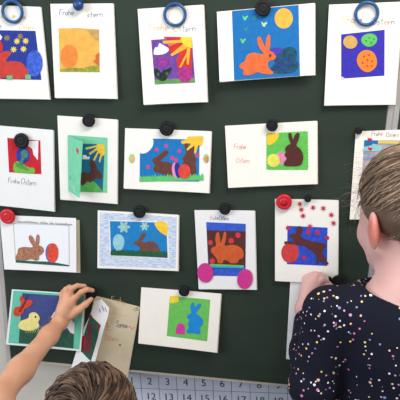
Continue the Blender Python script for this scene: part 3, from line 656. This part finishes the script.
# ------------------------------------------------------------------ bodies: smooth distance fields turned into one continuous skin
class Field:
    def __init__(s, res): s.res = res; s.ops = []
    def cap(s, a, b, ra, rb, k=.01): s.ops.append(('c', np.array(a, float), np.array(b, float), ra, rb, k)); return s
    def ell(s, c, r, M=None, k=.01, sub=False): s.ops.append(('e', np.array(c, float), np.array(r, float), np.array(M) if M is not None else np.eye(3), k, sub)); return s
    def cut(s, p, n): s.ops.append(('p', np.array(p, float), np.array(n, float) / np.linalg.norm(n))); return s
    def chain(s, pts, rs, k=.01):
        for i in range(len(pts) - 1): s.cap(pts[i], pts[i + 1], rs[i], rs[i + 1], k)
        return s
    def build(s, name, m, parent=None, off=0.0, smooth_n=1):
        lo = np.full(3, 1e9); hi = -lo
        for o in s.ops:
            if o[0] == 'c':
                rr = max(o[3], o[4]); lo = np.minimum(lo, np.minimum(o[1], o[2]) - rr); hi = np.maximum(hi, np.maximum(o[1], o[2]) + rr)
            elif o[0] == 'e' and not o[5]:
                rr = o[2].max(); lo = np.minimum(lo, o[1] - rr); hi = np.maximum(hi, o[1] + rr)
        res = s.res; lo -= 4 * res; hi += 4 * res; n = np.ceil((hi - lo) / res).astype(int) + 1
        ax = [(lo[i] + res * np.arange(n[i])).astype(np.float32) for i in range(3)]
        D = np.full(n, 1.0, np.float32)
        for o in s.ops:
            if o[0] == 'p':
                X = (ax[0] - o[1][0])[:, None, None] * o[2][0] + (ax[1] - o[1][1])[None, :, None] * o[2][1] + (ax[2] - o[1][2])[None, None, :] * o[2][2]
                D = np.maximum(D, X.astype(np.float32)); continue
            mgn = o[-1] + 4 * res if o[0] == 'c' else o[4] + 4 * res
            if o[0] == 'c': rr = max(o[3], o[4]) + mgn; a0 = np.minimum(o[1], o[2]) - rr; a1 = np.maximum(o[1], o[2]) + rr
            else: a0 = o[1] - o[2].max() - mgn; a1 = o[1] + o[2].max() + mgn
            i0 = np.clip(((a0 - lo) / res).astype(int), 0, n - 1); i1 = np.clip(((a1 - lo) / res).astype(int) + 1, 1, n)
            if (i1 <= i0).any(): continue
            sl = tuple(slice(i0[i], i1[i]) for i in range(3))
            X, Y, Zz = np.meshgrid(*(ax[i][sl[i]] for i in range(3)), indexing='ij', sparse=True)
            if o[0] == 'c':
                a, b, ra, rb, k = o[1:]; ba = b - a; L2 = (ba ** 2).sum() + 1e-12
                px, py, pz = X - a[0], Y - a[1], Zz - a[2]
                t = np.clip((px * ba[0] + py * ba[1] + pz * ba[2]) / L2, 0, 1)
                d = np.sqrt((px - t * ba[0]) ** 2 + (py - t * ba[1]) ** 2 + (pz - t * ba[2]) ** 2) - (ra + (rb - ra) * t)
            else:
                cc, r, M, k, sub = o[1:]; q = [(X - cc[0]) * M[0, i] + (Y - cc[1]) * M[1, i] + (Zz - cc[2]) * M[2, i] for i in range(3)]
                k0 = np.sqrt(sum((q[i] / r[i]) ** 2 for i in range(3))); k1 = np.sqrt(sum((q[i] / r[i] ** 2) ** 2 for i in range(3))) + 1e-9
                d = k0 * (k0 - 1) / k1
                if sub:
                    D[sl] = np.maximum(D[sl], -d); continue
            A_ = D[sl]; h = np.clip(k - np.abs(A_ - d), 0, None) / max(k, 1e-6)
            D[sl] = np.minimum(A_, d) - h * h * k * .25
        D -= off
        s_ = D < 0
        mx = np.zeros(tuple(n - 1), bool); al = np.ones(tuple(n - 1), bool)
        for dx in (0, 1):
            for dy in (0, 1):
                for dz in (0, 1):
                    v = s_[dx:n[0] - 1 + dx, dy:n[1] - 1 + dy, dz:n[2] - 1 + dz]; mx |= v; al &= v
        cells = np.argwhere(mx & ~al); idx = np.full(tuple(n - 1), -1, np.int64); idx[tuple(cells.T)] = np.arange(len(cells))
        acc = np.zeros((len(cells), 3)); cnt = np.zeros(len(cells))
        cor = [(dx, dy, dz) for dx in (0, 1) for dy in (0, 1) for dz in (0, 1)]
        for i, a in enumerate(cor):
            for b in cor[i + 1:]:
                if sum(abs(a[q] - b[q]) for q in range(3)) != 1: continue
                va = D[tuple((cells + a).T)]; vb = D[tuple((cells + b).T)]; e = (va < 0) != (vb < 0)
                t = np.where(e, va / np.where(e, va - vb, 1), 0)
                pnt = np.array(a) + t[:, None] * (np.array(b) - np.array(a)); acc += pnt * e[:, None]; cnt += e
        V = lo + res * (cells + acc / cnt[:, None])
        quads = []
        for axn in range(3):
            o1, o2 = [(1, 2), (2, 0), (0, 1)][axn]
            S0 = [slice(None)] * 3; S1 = [slice(None)] * 3; S0[axn] = slice(0, -1); S1[axn] = slice(1, None)
            e = np.argwhere(s_[tuple(S0)] != s_[tuple(S1)])
            inside = s_[tuple(e.T)]; q = []
            for da, db in ((1, 1), (0, 1), (0, 0), (1, 0)):
                cc = e.copy(); cc[:, o1] -= da; cc[:, o2] -= db; q.append(idx[tuple(cc.T)])
            q = np.stack(q, 1); q[~inside] = q[~inside][:, ::-1]; quads.append(q)
        Q = np.concatenate(quads); Q = Q[(Q >= 0).all(1)]
        me = bpy.data.meshes.new(name); me.vertices.add(len(V)); me.vertices.foreach_set('co', V.ravel())
        me.loops.add(Q.size); me.loops.foreach_set('vertex_index', Q.ravel().astype(np.int32))
        me.polygons.add(len(Q)); me.polygons.foreach_set('loop_start', np.arange(0, Q.size, 4, dtype=np.int32)); me.polygons.foreach_set('loop_total', np.full(len(Q), 4, np.int32))
        me.update(calc_edges=True); me.polygons.foreach_set('use_smooth', np.ones(len(Q), bool)); me.validate()
        o = link(name, me, m, parent)
        if parent: o.matrix_parent_inverse = parent.matrix_world.inverted()
        if smooth_n:
            md = o.modifiers.new('smooth', 'SMOOTH'); md.iterations = smooth_n; md.factor = .5
        return o

def skin_mat(name, rgb, rgb2):
    return mat(name, rgb, .5, 0, 14, rgb2=rgb2, sss=.25, spec=.35)
m_skin_b = skin_mat('skin_boy', (206, 150, 118), (216, 164, 134))
m_skin_g = skin_mat('skin_girl', (214, 166, 158), (222, 178, 172))
def hair_mat(name, c1, c2, scale=40, stretch=(1, 1, 1)):
    m = mat(name, c1, .55, 0, scale, rgb2=c2, stretch=stretch, spec=.4); return m
def frame(f, pitch_up=Vector((0, 0, 1))):
    f = Vector(f).normalized(); r = f.cross(pitch_up).normalized(); u = r.cross(f).normalized()
    return Matrix((r, f, u)).transposed()           # columns right, forward, up
def add_head(fd, H, M, s=1.0):
    L = lambda x, y, z: H + M @ (Vector((x, y, z)) * s)
    A = np.array(M); R = lambda *r: [q * s for q in r]
    fd.ell(L(0, -.012, .02), R(.072, .090, .084), A, .01)
    fd.ell(L(0, .026, -.032), R(.058, .060, .072), A, .03)
    fd.ell(L(0, .052, -.082), R(.026, .024, .020), A, .03)
    for sx in (-1, 1):
        fd.ell(L(sx * .034, .052, -.045), R(.022, .022, .022), A, .02)
        fd.cap(L(sx * .052, .0, -.055), L(sx * .022, .052, -.088), .016 * s, .014 * s, .02)
    fd.cap(L(0, .084, -.008), L(0, .100, -.038), .006 * s, .010 * s, .01)
    for sx in (-1, 1): fd.ell(L(sx * .009, .092, -.041), R(.007, .009, .006), A, .006)
    fd.ell(L(0, .080, -.062), R(.019, .010, .004), A, .003); fd.ell(L(0, .079, -.070), R(.016, .010, .005), A, .003)
    for sx in (-1, 1): fd.ell(L(sx * .028, .088, -.012), R(.014, .012, .009), A, 0, True)
    for sx in (-1, 1):
        t = math.radians(28) * sx
        Er = A @ np.array(Matrix.Rotation(t, 3, 'Z'))
        fd.ell(L(sx * .080, -.016, -.024), R(.008, .019, .031), Er, .006)
        fd.ell(L(sx * .072, -.008, -.026), R(.010, .012, .018), Er, .006)
        fd.ell(L(sx * .092, -.014, -.022), R(.007, .009, .019), Er, 0, True)
    return L
def face_parts(root, H, M, s, brow):
    L = lambda x, y, z: H + M @ (Vector((x, y, z)) * s)
    mw = mat('eye_white', (232, 230, 226), .25); mi = mat('iris', (70, 92, 104), .2); mb = brow
    for sx in (-1, 1):
        for nm, off, r, mm in (('eye', (sx * .028, .075, -.012), .0115, mw), ('iris', (sx * .028, .0822, -.013), .0052, mi)):
            bm = bmesh.new(); bmesh.ops.create_uvsphere(bm, u_segments=16, v_segments=10, radius=r * s)
            p = L(*off)
            for v in bm.verts: v.co += p
            o = from_bm(nm, bm, mm, root, True); o.matrix_parent_inverse = root.matrix_world.inverted()
        bm = bmesh.new(); tube(bm, [L(sx * .014, .086, .004), L(sx * .03, .086, .009), L(sx * .044, .074, .004)], [.0015, .0026, .001])
        o = from_bm('eyebrow', bm, mb, root, True); o.matrix_parent_inverse = root.matrix_world.inverted()
def tube(bm, pts, rs, n=5, mi=0):
    prev = None; N = len(pts)
    for i, p in enumerate(pts):
        d = (pts[min(i + 1, N - 1)] - pts[max(i - 1, 0)]).normalized(); a = d.orthogonal().normalized() if prev is None else (pa - d * pa.dot(d)).normalized()
        pa = a; b = d.cross(a)
        ring = [bm.verts.new(p + (a * math.cos(2 * math.pi * k / n) + b * math.sin(2 * math.pi * k / n)) * rs[i]) for k in range(n)]
        if prev:
            for k in range(n):
                f = bm.faces.new((prev[k], prev[(k + 1) % n], ring[(k + 1) % n], ring[k])); f.material_index = mi
        prev = ring
def attach(o, root): o.parent = root; o.matrix_parent_inverse = root.matrix_world.inverted(); return o

# ------------------------------------------------------------------ boy (lower left, reaching up with his left arm)
HB = W(92, 427, 1.10); MB_ = frame((.05, 1, -.12))
bz = HB.z
NB = HB + Vector((.0, -.035, -.125))
shL = W(24, 520, 1.10); shL.y = NB.y + .01; shL.z = NB.z - .035; shL.x = NB.x - .125
shR = NB + Vector((.125, .01, -.035))
elb = W(-4, 400, 1.21); wr = W(59, 318, 0); 
def onb(px, py, y): return P(px, py, -y)
wr = onb(60.2, 322, .050)
fb = Field(.0026)
add_head(fb, HB, MB_, .93)
fb.cap(HB + Vector((0, -.015, -.05)), NB, .040, .042, .03)
pel = NB + Vector((0, .0, -.36)); 
fb.cap(NB + Vector((0, 0, -.05)), NB + Vector((0, .005, -.16)), .06, .075, .05); fb.cap(NB + Vector((0, .005, -.16)), pel, .078, .078, .04)
fb.cap(shL, shR, .036, .036, .04)
fb.chain([shL, elb], [.034, .031], .02)
fm = elb.lerp(wr, .35)
fb.chain([elb, fm, elb.lerp(wr, .8), wr], [.0265, .0252, .0190, .0165], .02)
# hand
pc = onb(67.5, 304, .040)
Hd = frame((onb(70, 297, .04) - wr))
fb.cap(wr, pc, .0165, .015, .015)
k1 = onb(73.5, 300, .036); k2 = onb(69, 297.5, .036); k3 = onb(65.5, 298, .034); k4 = onb(62.8, 301, .031)
for kk in (k1, k2, k3, k4): fb.cap(onb(63.5, 311, .044), kk, .0125, .0088, .01)
d0 = depth_at(C14, 85, 293)
fb.chain([k1, onb(81.5, 292.0, .040), onb(87.0, 289.4, .031), onb(92.6, 290.4, .021)], [.0080, .0070, .0062, .0053], .002)
fb.chain([k2, onb(71.5, 288.6, .035), onb(77.5, 285.6, .028), onb(84.6, 286.0, .020)], [.0082, .0070, .0060, .0052], .002)
fb.chain([k3, onb(65.6, 289.6, .028), onb(69.5, 287, .021), onb(74.5, 289.5, .0165)], [.0076, .0066, .0058, .005], .002)
fb.chain([k4, onb(61.4, 294, .025), onb(63.8, 290.8, .020), onb(68, 292.5, .0165)], [.0070, .0060, .0054, .005], .002)
fb.chain([onb(70.5, 315, .044), onb(79, 309.5, .040), onb(85, 304.6, .033), onb(91.0, 299.2, .026)], [.0122, .0090, .0074, .0058], .005)
# right arm down
elR = shR + Vector((.04, .0, -.19)); wrR = elR + Vector((-.01, .06, -.16))
fb.chain([shR, elR, wrR], [.034, .027, .018], .02)
def relaxed_hand(fd, wr_, side, s=1.0):
    fd.cap(wr_, wr_ + Vector((0, .008, -.045)) * s, .018 * s, .018 * s, .01)
    for i in range(4):
        a = wr_ + Vector((0, -.012 + .011 * i, -.055 + (.004 if i == 3 else 0))) * s; l = (.9, 1.05, 1.1, 1)[i] * s
        fd.chain([a, a + Vector((-side * .004, .004, -.024)) * l, a + Vector((-side * .014, .006, -.044)) * l], [.0075 * s, .0068 * s, .0055 * s], .003)
    fd.chain([wr_ + Vector((0, .014, -.012)) * s, wr_ + Vector((-side * .008, .03, -.035)) * s, wr_ + Vector((-side * .012, .032, -.055)) * s], [.0095 * s, .0082 * s, .006 * s], .004)
relaxed_hand(fb, wrR, 1)
def legs(fd, pel, spread, rad, foot_s):
    out = []
    for sx in (-1, 1):
        hp = pel + Vector((sx * spread, 0, -.03)); kn = Vector((hp.x, hp.y + .015, .06 + (hp.z - .06) * .5)); an = Vector((hp.x, hp.y - .01, .06))
        fd.chain([hp, kn, an], [rad, rad * .68, rad * .45], .03)
        fd.cap(an + Vector((0, -.01, -.03)), an + Vector((0, .13 * foot_s, -.04)), .028 * foot_s, .02 * foot_s, .02); out.append((hp, kn, an))
    return out
lb = legs(fb, pel, .055, .062, 1.0)
boy = fb.build('person', m_skin_b)
tag(boy, 'short brown haired person reaching up with bare left arm to press a magnet, lower left', 'person')
face_parts(boy, HB, MB_, .93, mat('brow_brown', (70, 50, 38), .8))
m_shirt = mat('boy_tshirt', (70, 92, 120), .9, .06, 80)
fs = Field(.004)
fs.cap(NB + Vector((0, 0, -.045)), NB + Vector((0, .005, -.16)), .068, .088, .05); fs.cap(NB + Vector((0, .005, -.16)), pel + Vector((0, 0, -.04)), .090, .092, .04)
fs.cap(shL, shR, .045, .045, .04); sl_end = shL.lerp(elb, .45)
fs.chain([shL, sl_end], [.045, .043], .02); fs.chain([shR, shR.lerp(elR, .6)], [.045, .041], .02)
fs.cut(pel + Vector((0, 0, -.07)), (0, 0, -1))
fs.ell(NB + Vector((0, .0, .02)), (.052, .055, .05), None, 0, True)
fs.build('tshirt', m_shirt, boy)
def trousers(pel, LL, rad, m, root, nm='trousers'):
    ft = Field(.005); ft.cap(pel + Vector((0, 0, .0)), pel + Vector((0, 0, -.05)), rad * 1.35, rad * 1.3, .03)
    for hp, kn, an in LL: ft.chain([hp, kn, an + Vector((0, 0, .03))], [rad * 1.12, rad * .85, rad * .72], .03)
    ft.cut(pel + Vector((0, 0, .02)), (0, 0, 1)); ft.cut((0, 0, .07), (0, 0, -1)); return ft.build(nm, m, root)
def shoes(LL, m, root, s=1.0):
    for hp, kn, an in LL:
        f = Field(.004); b0 = Vector((an.x, an.y - .012, .036)); f.cap(b0, b0 + Vector((0, .05 * s, .002)), .037 * s, .036 * s, .02); f.cap(b0 + Vector((0, .05 * s, -.002)), b0 + Vector((0, .14 * s, -.006)), .036 * s, .032 * s, .02)
        f.cap(b0, b0 + Vector((0, 0, .03)), .034 * s, .036 * s, .01); f.cut((0, 0, .001), (0, 0, -1)); f.build('shoe', m, root)
trousers(pel, lb, .066, mat('boy_trousers', (52, 58, 74), .9, .05, 60), boy)
shoes(lb, mat('shoe_grey', (70, 70, 76), .7), boy)
# hair
def hair_locks(bm, H, M, s, crown, n, length, r0, test, lift=.004, swirl=.8, steps=5, rad=(.078, .097, .091), nm=3, jj=.7):
    cdir = Vector(crown).normalized(); ctr = Vector((0, -.012, .02))
    k = 0
    while k < n:
        v = Vector(rng.normal(size=3)).normalized()
        if not test(v): continue
        k += 1; pts = []; d = v.copy(); jit = Vector(rng.normal(size=3)) * .35; ll = length * rng.uniform(.6, 1.2); rise = rng.uniform(.2, 1.3) * lift
        for i in range(steps):
            t = i / (steps - 1)
            p = Vector((d.x * rad[0], d.y * rad[1], d.z * rad[2])) + ctr + d * (rise * math.sin(math.pi * min(1, t * .8 + .1)))
            pts.append(H + M @ (p * s))
            tg = (d - cdir * d.dot(cdir)); tg = tg.normalized() if tg.length > .01 else Vector((1, 0, 0))
            tg = (tg + cdir.cross(d) * swirl + jit * jj); tg -= d * tg.dot(d)
            d = (d + tg.normalized() * ll / (steps - 1) / .09).normalized()
        rr = r0 * rng.uniform(.6, 1.2)
        tube(bm, pts, [rr * .7, rr, rr * .95, rr * .6, rr * .08][:steps], 5, rng.randint(nm))
def make_hair(name, bm, mats, root):
    me = bpy.data.meshes.new(name); bm.to_mesh(me); bm.free()
    for m in mats: me.materials.append(m)
    me.polygons.foreach_set('use_smooth', [True] * len(me.polygons))
    o = bpy.data.objects.new(name, me); COL.objects.link(o); return attach(o, root)
hb = [mat('hair_brown_a', (84, 62, 49), .6, .15, 60, spec=.35), mat('hair_brown_b', (56, 41, 33), .6, .15, 60, spec=.35), mat('hair_brown_c', (112, 88, 68), .6, .12, 60, spec=.35)]
fh = Field(.003); A = np.array(MB_); L = lambda x, y, z, s=.97: HB + MB_ @ (Vector((x, y, z)) * s)
fh.ell(L(0, -.014, .024), (.077 * .98, .096 * .98, .089 * .98), A, .01); fh.cap(L(0, -.065, -.02), L(0, -.05, -.055), .032, .02, .03)
fh.cut(L(0, .0, .0), tuple(MB_ @ Vector((0, .75, -.65)))); 
fh.cut(L(0, 0, -.06), (0, 0, -1))
fh.build('hair_base', hb[1], boy)
bm = bmesh.new()
hair_locks(bm, HB, MB_, 1.0, (.25, -.72, .62), 1700, .055, .0024, lambda v: v.z * .65 - v.y * .75 > -.25 and v.z > -.6, lift=.006, swirl=.7, jj=.22)
hair_locks(bm, HB, MB_, 1.0, (.25, -.72, .62), 70, .04, .0016, lambda v: v.z > .2, lift=.010, swirl=.5, jj=.5)
tag(make_hair('hair', bm, hb, boy), kind='stuff')

# ------------------------------------------------------------------ girl (right, seen from behind)
HG = W(407, 210, 1.06); MG = frame((-.47, .86, -.22))
NG = W(410, 290, 1.045)
gL = W(329, 312, 1.05); gR = NG + (NG - gL); gR.z = gL.z - .03; gR.y = gL.y - .01
eL = W(312, 386, 1.07); wL = onb(305, 309, .06)
if (wL - eL).length > .24: pass
SG = 1.04
fg = Field(.003)
LG = add_head(fg, HG, MG, SG)
fg.cap(LG(0, -.03, -.05), NG + Vector((0, 0, .0)), .047, .050, .03)
fg.cap(NG, NG + Vector((0, .0, -.04)), .050, .06, .03)
for g in (gL, gR): fg.cap(NG + Vector((0, 0, -.05)), g + Vector((0, 0, -.008)), .036, .033, .03)
pg = NG + Vector((0, .03, -.46))
fg.cap(NG + Vector((0, .01, -.08)), NG + Vector((0, .02, -.2)), .085, .09, .05); fg.cap(NG + Vector((0, .02, -.2)), pg, .09, .095, .05)
fg.chain([gL, eL], [.035, .029], .02); fg.chain([eL, eL.lerp(wL, .4), wL], [.029, .028, .019], .02)
# girl's left hand pressing the card
gp = onb(309.5, 289, .045)
fg.cap(wL, gp, .019, .0165, .015)
kg = [onb(316.5, 283.5, .042), onb(313, 280.5, .042), onb(309.5, 280.5, .039), onb(306.5, 283, .034)]
for q in kg: fg.cap(onb(307, 296, .05), q, .0125, .0092, .01)
fg.chain([kg[0], onb(321, 279.5, .040), onb(325, 280, .032), onb(327, 283.5, .024)], [.009, .0082, .0074, .0064], .003)
fg.chain([kg[1], onb(316, 275.8, .038), onb(321.5, 275.4, .030), onb(326, 277.8, .020)], [.009, .0082, .0072, .0062], .003)
fg.chain([kg[2], onb(311, 275.8, .032), onb(315.5, 274.4, .024), onb(319, 277, .016)], [.0085, .0076, .0068, .0058], .003)
fg.chain([kg[3], onb(305, 278.5, .028), onb(308, 276.2, .021), onb(312, 278.5, .015)], [.0076, .0068, .006, .0052], .003)
fg.chain([onb(311, 297, .05), onb(319, 292, .045), onb(325, 288, .036), onb(329.5, 285, .028)], [.0125, .0098, .0084, .0066], .006)
eR = gR + Vector((.05, .02, -.22)); wR = eR + Vector((-.02, .08, -.19)); fg.chain([gR, eR, wR], [.035, .028, .019], .02); relaxed_hand(fg, wR, 1, 1.1)
lg = legs(fg, pg, .07, .068, 1.15)
girl = fg.build('person', m_skin_g)
nt = m_skin_g.node_tree; N_ = nt.nodes.new; Lk = nt.links.new; bs = nt.nodes['Principled BSDF']; src = bs.inputs['Base Color'].links[0].from_socket
tcn = N_('ShaderNodeTexCoord'); fac = None
for sx in (-1, 1):      # ears are redder than the rest of the skin
    vd = N_('ShaderNodeVectorMath'); vd.operation = 'DISTANCE'; vd.inputs[1].default_value = LG(sx * .084, -.018, -.024); Lk(tcn.outputs['Object'], vd.inputs[0])
    mr = N_('ShaderNodeMapRange'); mr.inputs[1].default_value = .018; mr.inputs[2].default_value = .034; mr.inputs[3].default_value = .75; mr.inputs[4].default_value = 0; Lk(vd.outputs['Value'], mr.inputs[0])
    mx = N_('ShaderNodeMix'); mx.data_type = 'RGBA'; Lk(mr.outputs[0], mx.inputs[0]); Lk(src, mx.inputs[6]); mx.inputs[7].default_value = (*lin((204, 104, 84)), 1); src = mx.outputs[2]
Lk(src, bs.inputs['Base Color'])
tag(girl, 'person with fair tied-up hair in dark top with confetti dots, back turned, at right', 'person')
face_parts(girl, HG, MG, SG, mat('brow_fair', (150, 120, 90), .8))
# confetti fabric
mc = bpy.data.materials.new('confetti_fabric'); mc.use_nodes = True; nt = mc.node_tree; bs = nt.nodes['Principled BSDF']
N_ = nt.nodes.new; Lk = nt.links.new
tc = N_('ShaderNodeTexCoord'); base = (*lin((22, 24, 38)), 1); prev = None
def dots_layer(scale, thr, keep, off):
    mp = N_('ShaderNodeMapping'); mp.inputs['Location'].default_value = off; Lk(tc.outputs['Object'], mp.inputs[0])
    v = N_('ShaderNodeTexVoronoi'); v.inputs['Scale'].default_value = scale; Lk(mp.outputs[0], v.inputs['Vector'])
    lt = N_('ShaderNodeMath'); lt.operation = 'LESS_THAN'; lt.inputs[1].default_value = thr; Lk(v.outputs['Distance'], lt.inputs[0])
    sp = N_('ShaderNodeSeparateColor'); Lk(v.outputs['Color'], sp.inputs[0])
    kp = N_('ShaderNodeMath'); kp.operation = 'LESS_THAN'; kp.inputs[1].default_value = keep; Lk(sp.outputs[1], kp.inputs[0])
    ns = N_('ShaderNodeTexNoise'); ns.inputs['Scale'].default_value = 16; Lk(mp.outputs[0], ns.inputs['Vector'])
    g = N_('ShaderNodeMath'); g.operation = 'GREATER_THAN'; g.inputs[1].default_value = .47; Lk(ns.outputs[0], g.inputs[0])
    a = N_('ShaderNodeMath'); a.operation = 'MULTIPLY'; Lk(lt.outputs[0], a.inputs[0]); Lk(kp.outputs[0], a.inputs[1])
    b = N_('ShaderNodeMath'); b.operation = 'MULTIPLY'; Lk(a.outputs[0], b.inputs[0]); Lk(g.outputs[0], b.inputs[1])
    cr = N_('ShaderNodeValToRGB'); cr.color_ramp.interpolation = 'CONSTANT'; E = cr.color_ramp.elements
    cols = [(238, 228, 236), (214, 120, 176), (240, 190, 160), (130, 140, 196), (236, 210, 120), (240, 236, 240), (206, 160, 208)]
    E[0].position = 0; E[0].color = (*lin(cols[0]), 1); E[1].position = 1 / 7; E[1].color = (*lin(cols[1]), 1)
    for i in range(2, 7): e = E.new(i / 7); e.color = (*lin(cols[i]), 1)
    Lk(sp.outputs[0], cr.inputs[0]); return b, cr
col = None
for args in ((85, .22, .44, (0, 0, 0)), (130, .24, .46, (3.1, 1.7, .3))):
    b, cr = dots_layer(*args); mx = N_('ShaderNodeMix'); mx.data_type = 'RGBA'
    Lk(b.outputs[0], mx.inputs[0]); mx.inputs[6].default_value = base
    if col: Lk(col, mx.inputs[6])
    Lk(cr.outputs[0], mx.inputs[7]); col = mx.outputs[2]
Lk(col, bs.inputs['Base Color']); bs.inputs['Roughness'].default_value = .9; bs.inputs['Specular IOR Level'].default_value = .15
ft = Field(.0032)
ft.cap(NG + Vector((0, .0, -.065)), NG + Vector((0, .0, -.10)), .056, .085, .04)
for g in (gL, gR): ft.cap(NG + Vector((0, 0, -.046)), g, .041, .040, .03)
ft.cap(NG + Vector((-.03, .01, -.09)), NG + Vector((-.01, .02, -.22)), .098, .100, .05); ft.cap(NG + Vector((.03, .01, -.09)), NG + Vector((.01, .02, -.22)), .098, .100, .05)
ft.cap(NG + Vector((0, .02, -.22)), pg + Vector((0, 0, -.07)), .104, .112, .05)
ft.chain([gL, eL], [.042, .038], .02); ft.chain([eL, eL.lerp(wL, .4), eL.lerp(wL, .80)], [.038, .035, .026], .015)
ft.chain([gR, eR], [.044, .037], .02); ft.chain([eR, eR.lerp(wR, .4), eR.lerp(wR, .92)], [.037, .034, .025], .015)
for sx in (-1, 1): ft.cap(pg + Vector((sx * .035, 0, -.05)), pg + Vector((sx * .06, 0, -.14)), .108, .108, .05)
ft.cut(pg + Vector((0, 0, -.12)), (0, 0, -1))
ft.ell(NG + Vector((0.0, .035, .034)), (.104, .125, .057), None, 0, True)
ft.build('long_sleeved_top', mc, girl)
trousers(pg + Vector((0, 0, -.03)), lg, .080, mat('girl_trousers', (46, 50, 62), .9, .05, 60), girl, 'leggings')
shoes(lg, mat('shoe_pale', (200, 196, 196), .7), girl, 1.1)
# hair pulled up to a bun
hg = [mat('hair_fair_a', (136, 112, 92), .5, .12, 60, spec=.4), mat('hair_fair_b', (92, 73, 59), .5, .12, 60, spec=.4), mat('hair_fair_c', (170, 146, 122), .5, .1, 60, spec=.4)]
A = np.array(MG); fh = Field(.003)
fh.ell(LG(0, -.014, .024), (.0765 * SG, .0945 * SG, .0885 * SG), A, .01); fh.cap(LG(0, -.075, -.0), LG(0, -.062, -.045), .035, .02, .03)
fh.ell(LG(-.0, -.02, .0), (.0745 * SG, .089 * SG, .06 * SG), A, .01)
fh.cut(LG(0, .045, .0), tuple(MG @ Vector((0, .80, -.60))))
fh.cut(LG(0, -.02, -.030), tuple(MG @ Vector((0, .50, -.86))))
fh.build('hair_base', hg[1], girl)
bun_d = Vector((.25, -.80, .55)).normalized(); bm = bmesh.new(); n = 0; ctr = Vector((0, -.012, .02))
def pt(d, ex): return LG(*(Vector((d.x * .0775, d.y * .0955, d.z * .0895)) + ctr + d * ex))
while n < 2600:
    v = Vector(rng.normal(size=3)).normalized()
    if n % 2: v = Vector((rng.uniform(-1, 1), rng.uniform(-.8, .3), rng.uniform(-.65, .0))).normalized()
    if v.y * .80 - v.z * .60 > .5 or v.y * .5 - v.z * .86 > .50: continue
    if abs(v.x) > .8 and v.z < -.15 and v.y > -.25: continue
    n += 1; ang = v.angle(bun_d); ln = min(ang - .12, rng.uniform(.8, 1.7))
    if ln < .1: continue
    ax_ = v.cross(bun_d).normalized(); pts = []; ex = rng.uniform(0, .0035); wob = rng.uniform(-.08, .08)
    for i in range(7):
        q = Matrix.Rotation(ln * i / 6, 3, ax_) @ v; q = Matrix.Rotation(wob * math.sin(i), 3, bun_d) @ q; pts.append(pt(q, ex))
    rr = rng.uniform(.0006, .0013); tube(bm, pts, [rr * .3, rr * .7, rr, rr, rr, rr * .8, rr * .2], 4, rng.choice([0, 0, 1, 1, 2]))
# flyaway wisps at the side of the face and above
for i in range(90):
    v = Vector((-.75 + rng.uniform(-.3, .3), .55 + rng.uniform(-.4, .3), .25 + rng.uniform(-.5, .6))).normalized()
    d = (v * .8 + Vector(rng.normal(size=3)) * .5 + Vector((0, .3, 0))).normalized(); p0 = pt(v, -.002); pts = [p0]; l = rng.uniform(.02, .06)
    for j in range(1, 6):
        d = (d + Vector((0, 0, -.22)) + Vector(rng.normal(size=3)) * .34).normalized(); pts.append(pts[-1] + MG @ d * l / 5)
    tube(bm, pts, [.00017, .00017, .00016, .00015, .00013, .0001], 3, 0)
for i in range(420):     # fine short hairs at the nape
    v = Vector((rng.uniform(-.75, .5), -.75, rng.uniform(-1.0, -.35))).normalized(); pts = [pt(v, -.004)]; d = (MG @ Vector((rng.uniform(-.2, .5), -.12, rng.uniform(-.9, .3)))).normalized()
    for j in range(3): pts.append(pts[-1] + d * .008)
    tube(bm, pts, [.0004, .0004, .0003, .0001], 3, rng.choice([0, 1]))
tag(make_hair('hair', bm, hg, girl), kind='stuff')
bm = bmesh.new()
for i in range(60):
    c_ = pt(bun_d, .018); a0 = rng.uniform(0, 6.28); e1 = bun_d.orthogonal().normalized(); e2 = bun_d.cross(e1); R_ = rng.uniform(.008, .024); hgt = rng.uniform(-.012, .016) * (1 - R_ / .04)
    pts = [c_ + MG @ ((e1 * math.cos(a0 + t * .5) + e2 * math.sin(a0 + t * .5)) * R_ + bun_d * hgt) for t in range(7)]
    tube(bm, pts, [.001, .004, .005, .005, .005, .004, .001], 6, rng.randint(3))
make_hair('hair_bun', bm, hg, girl)
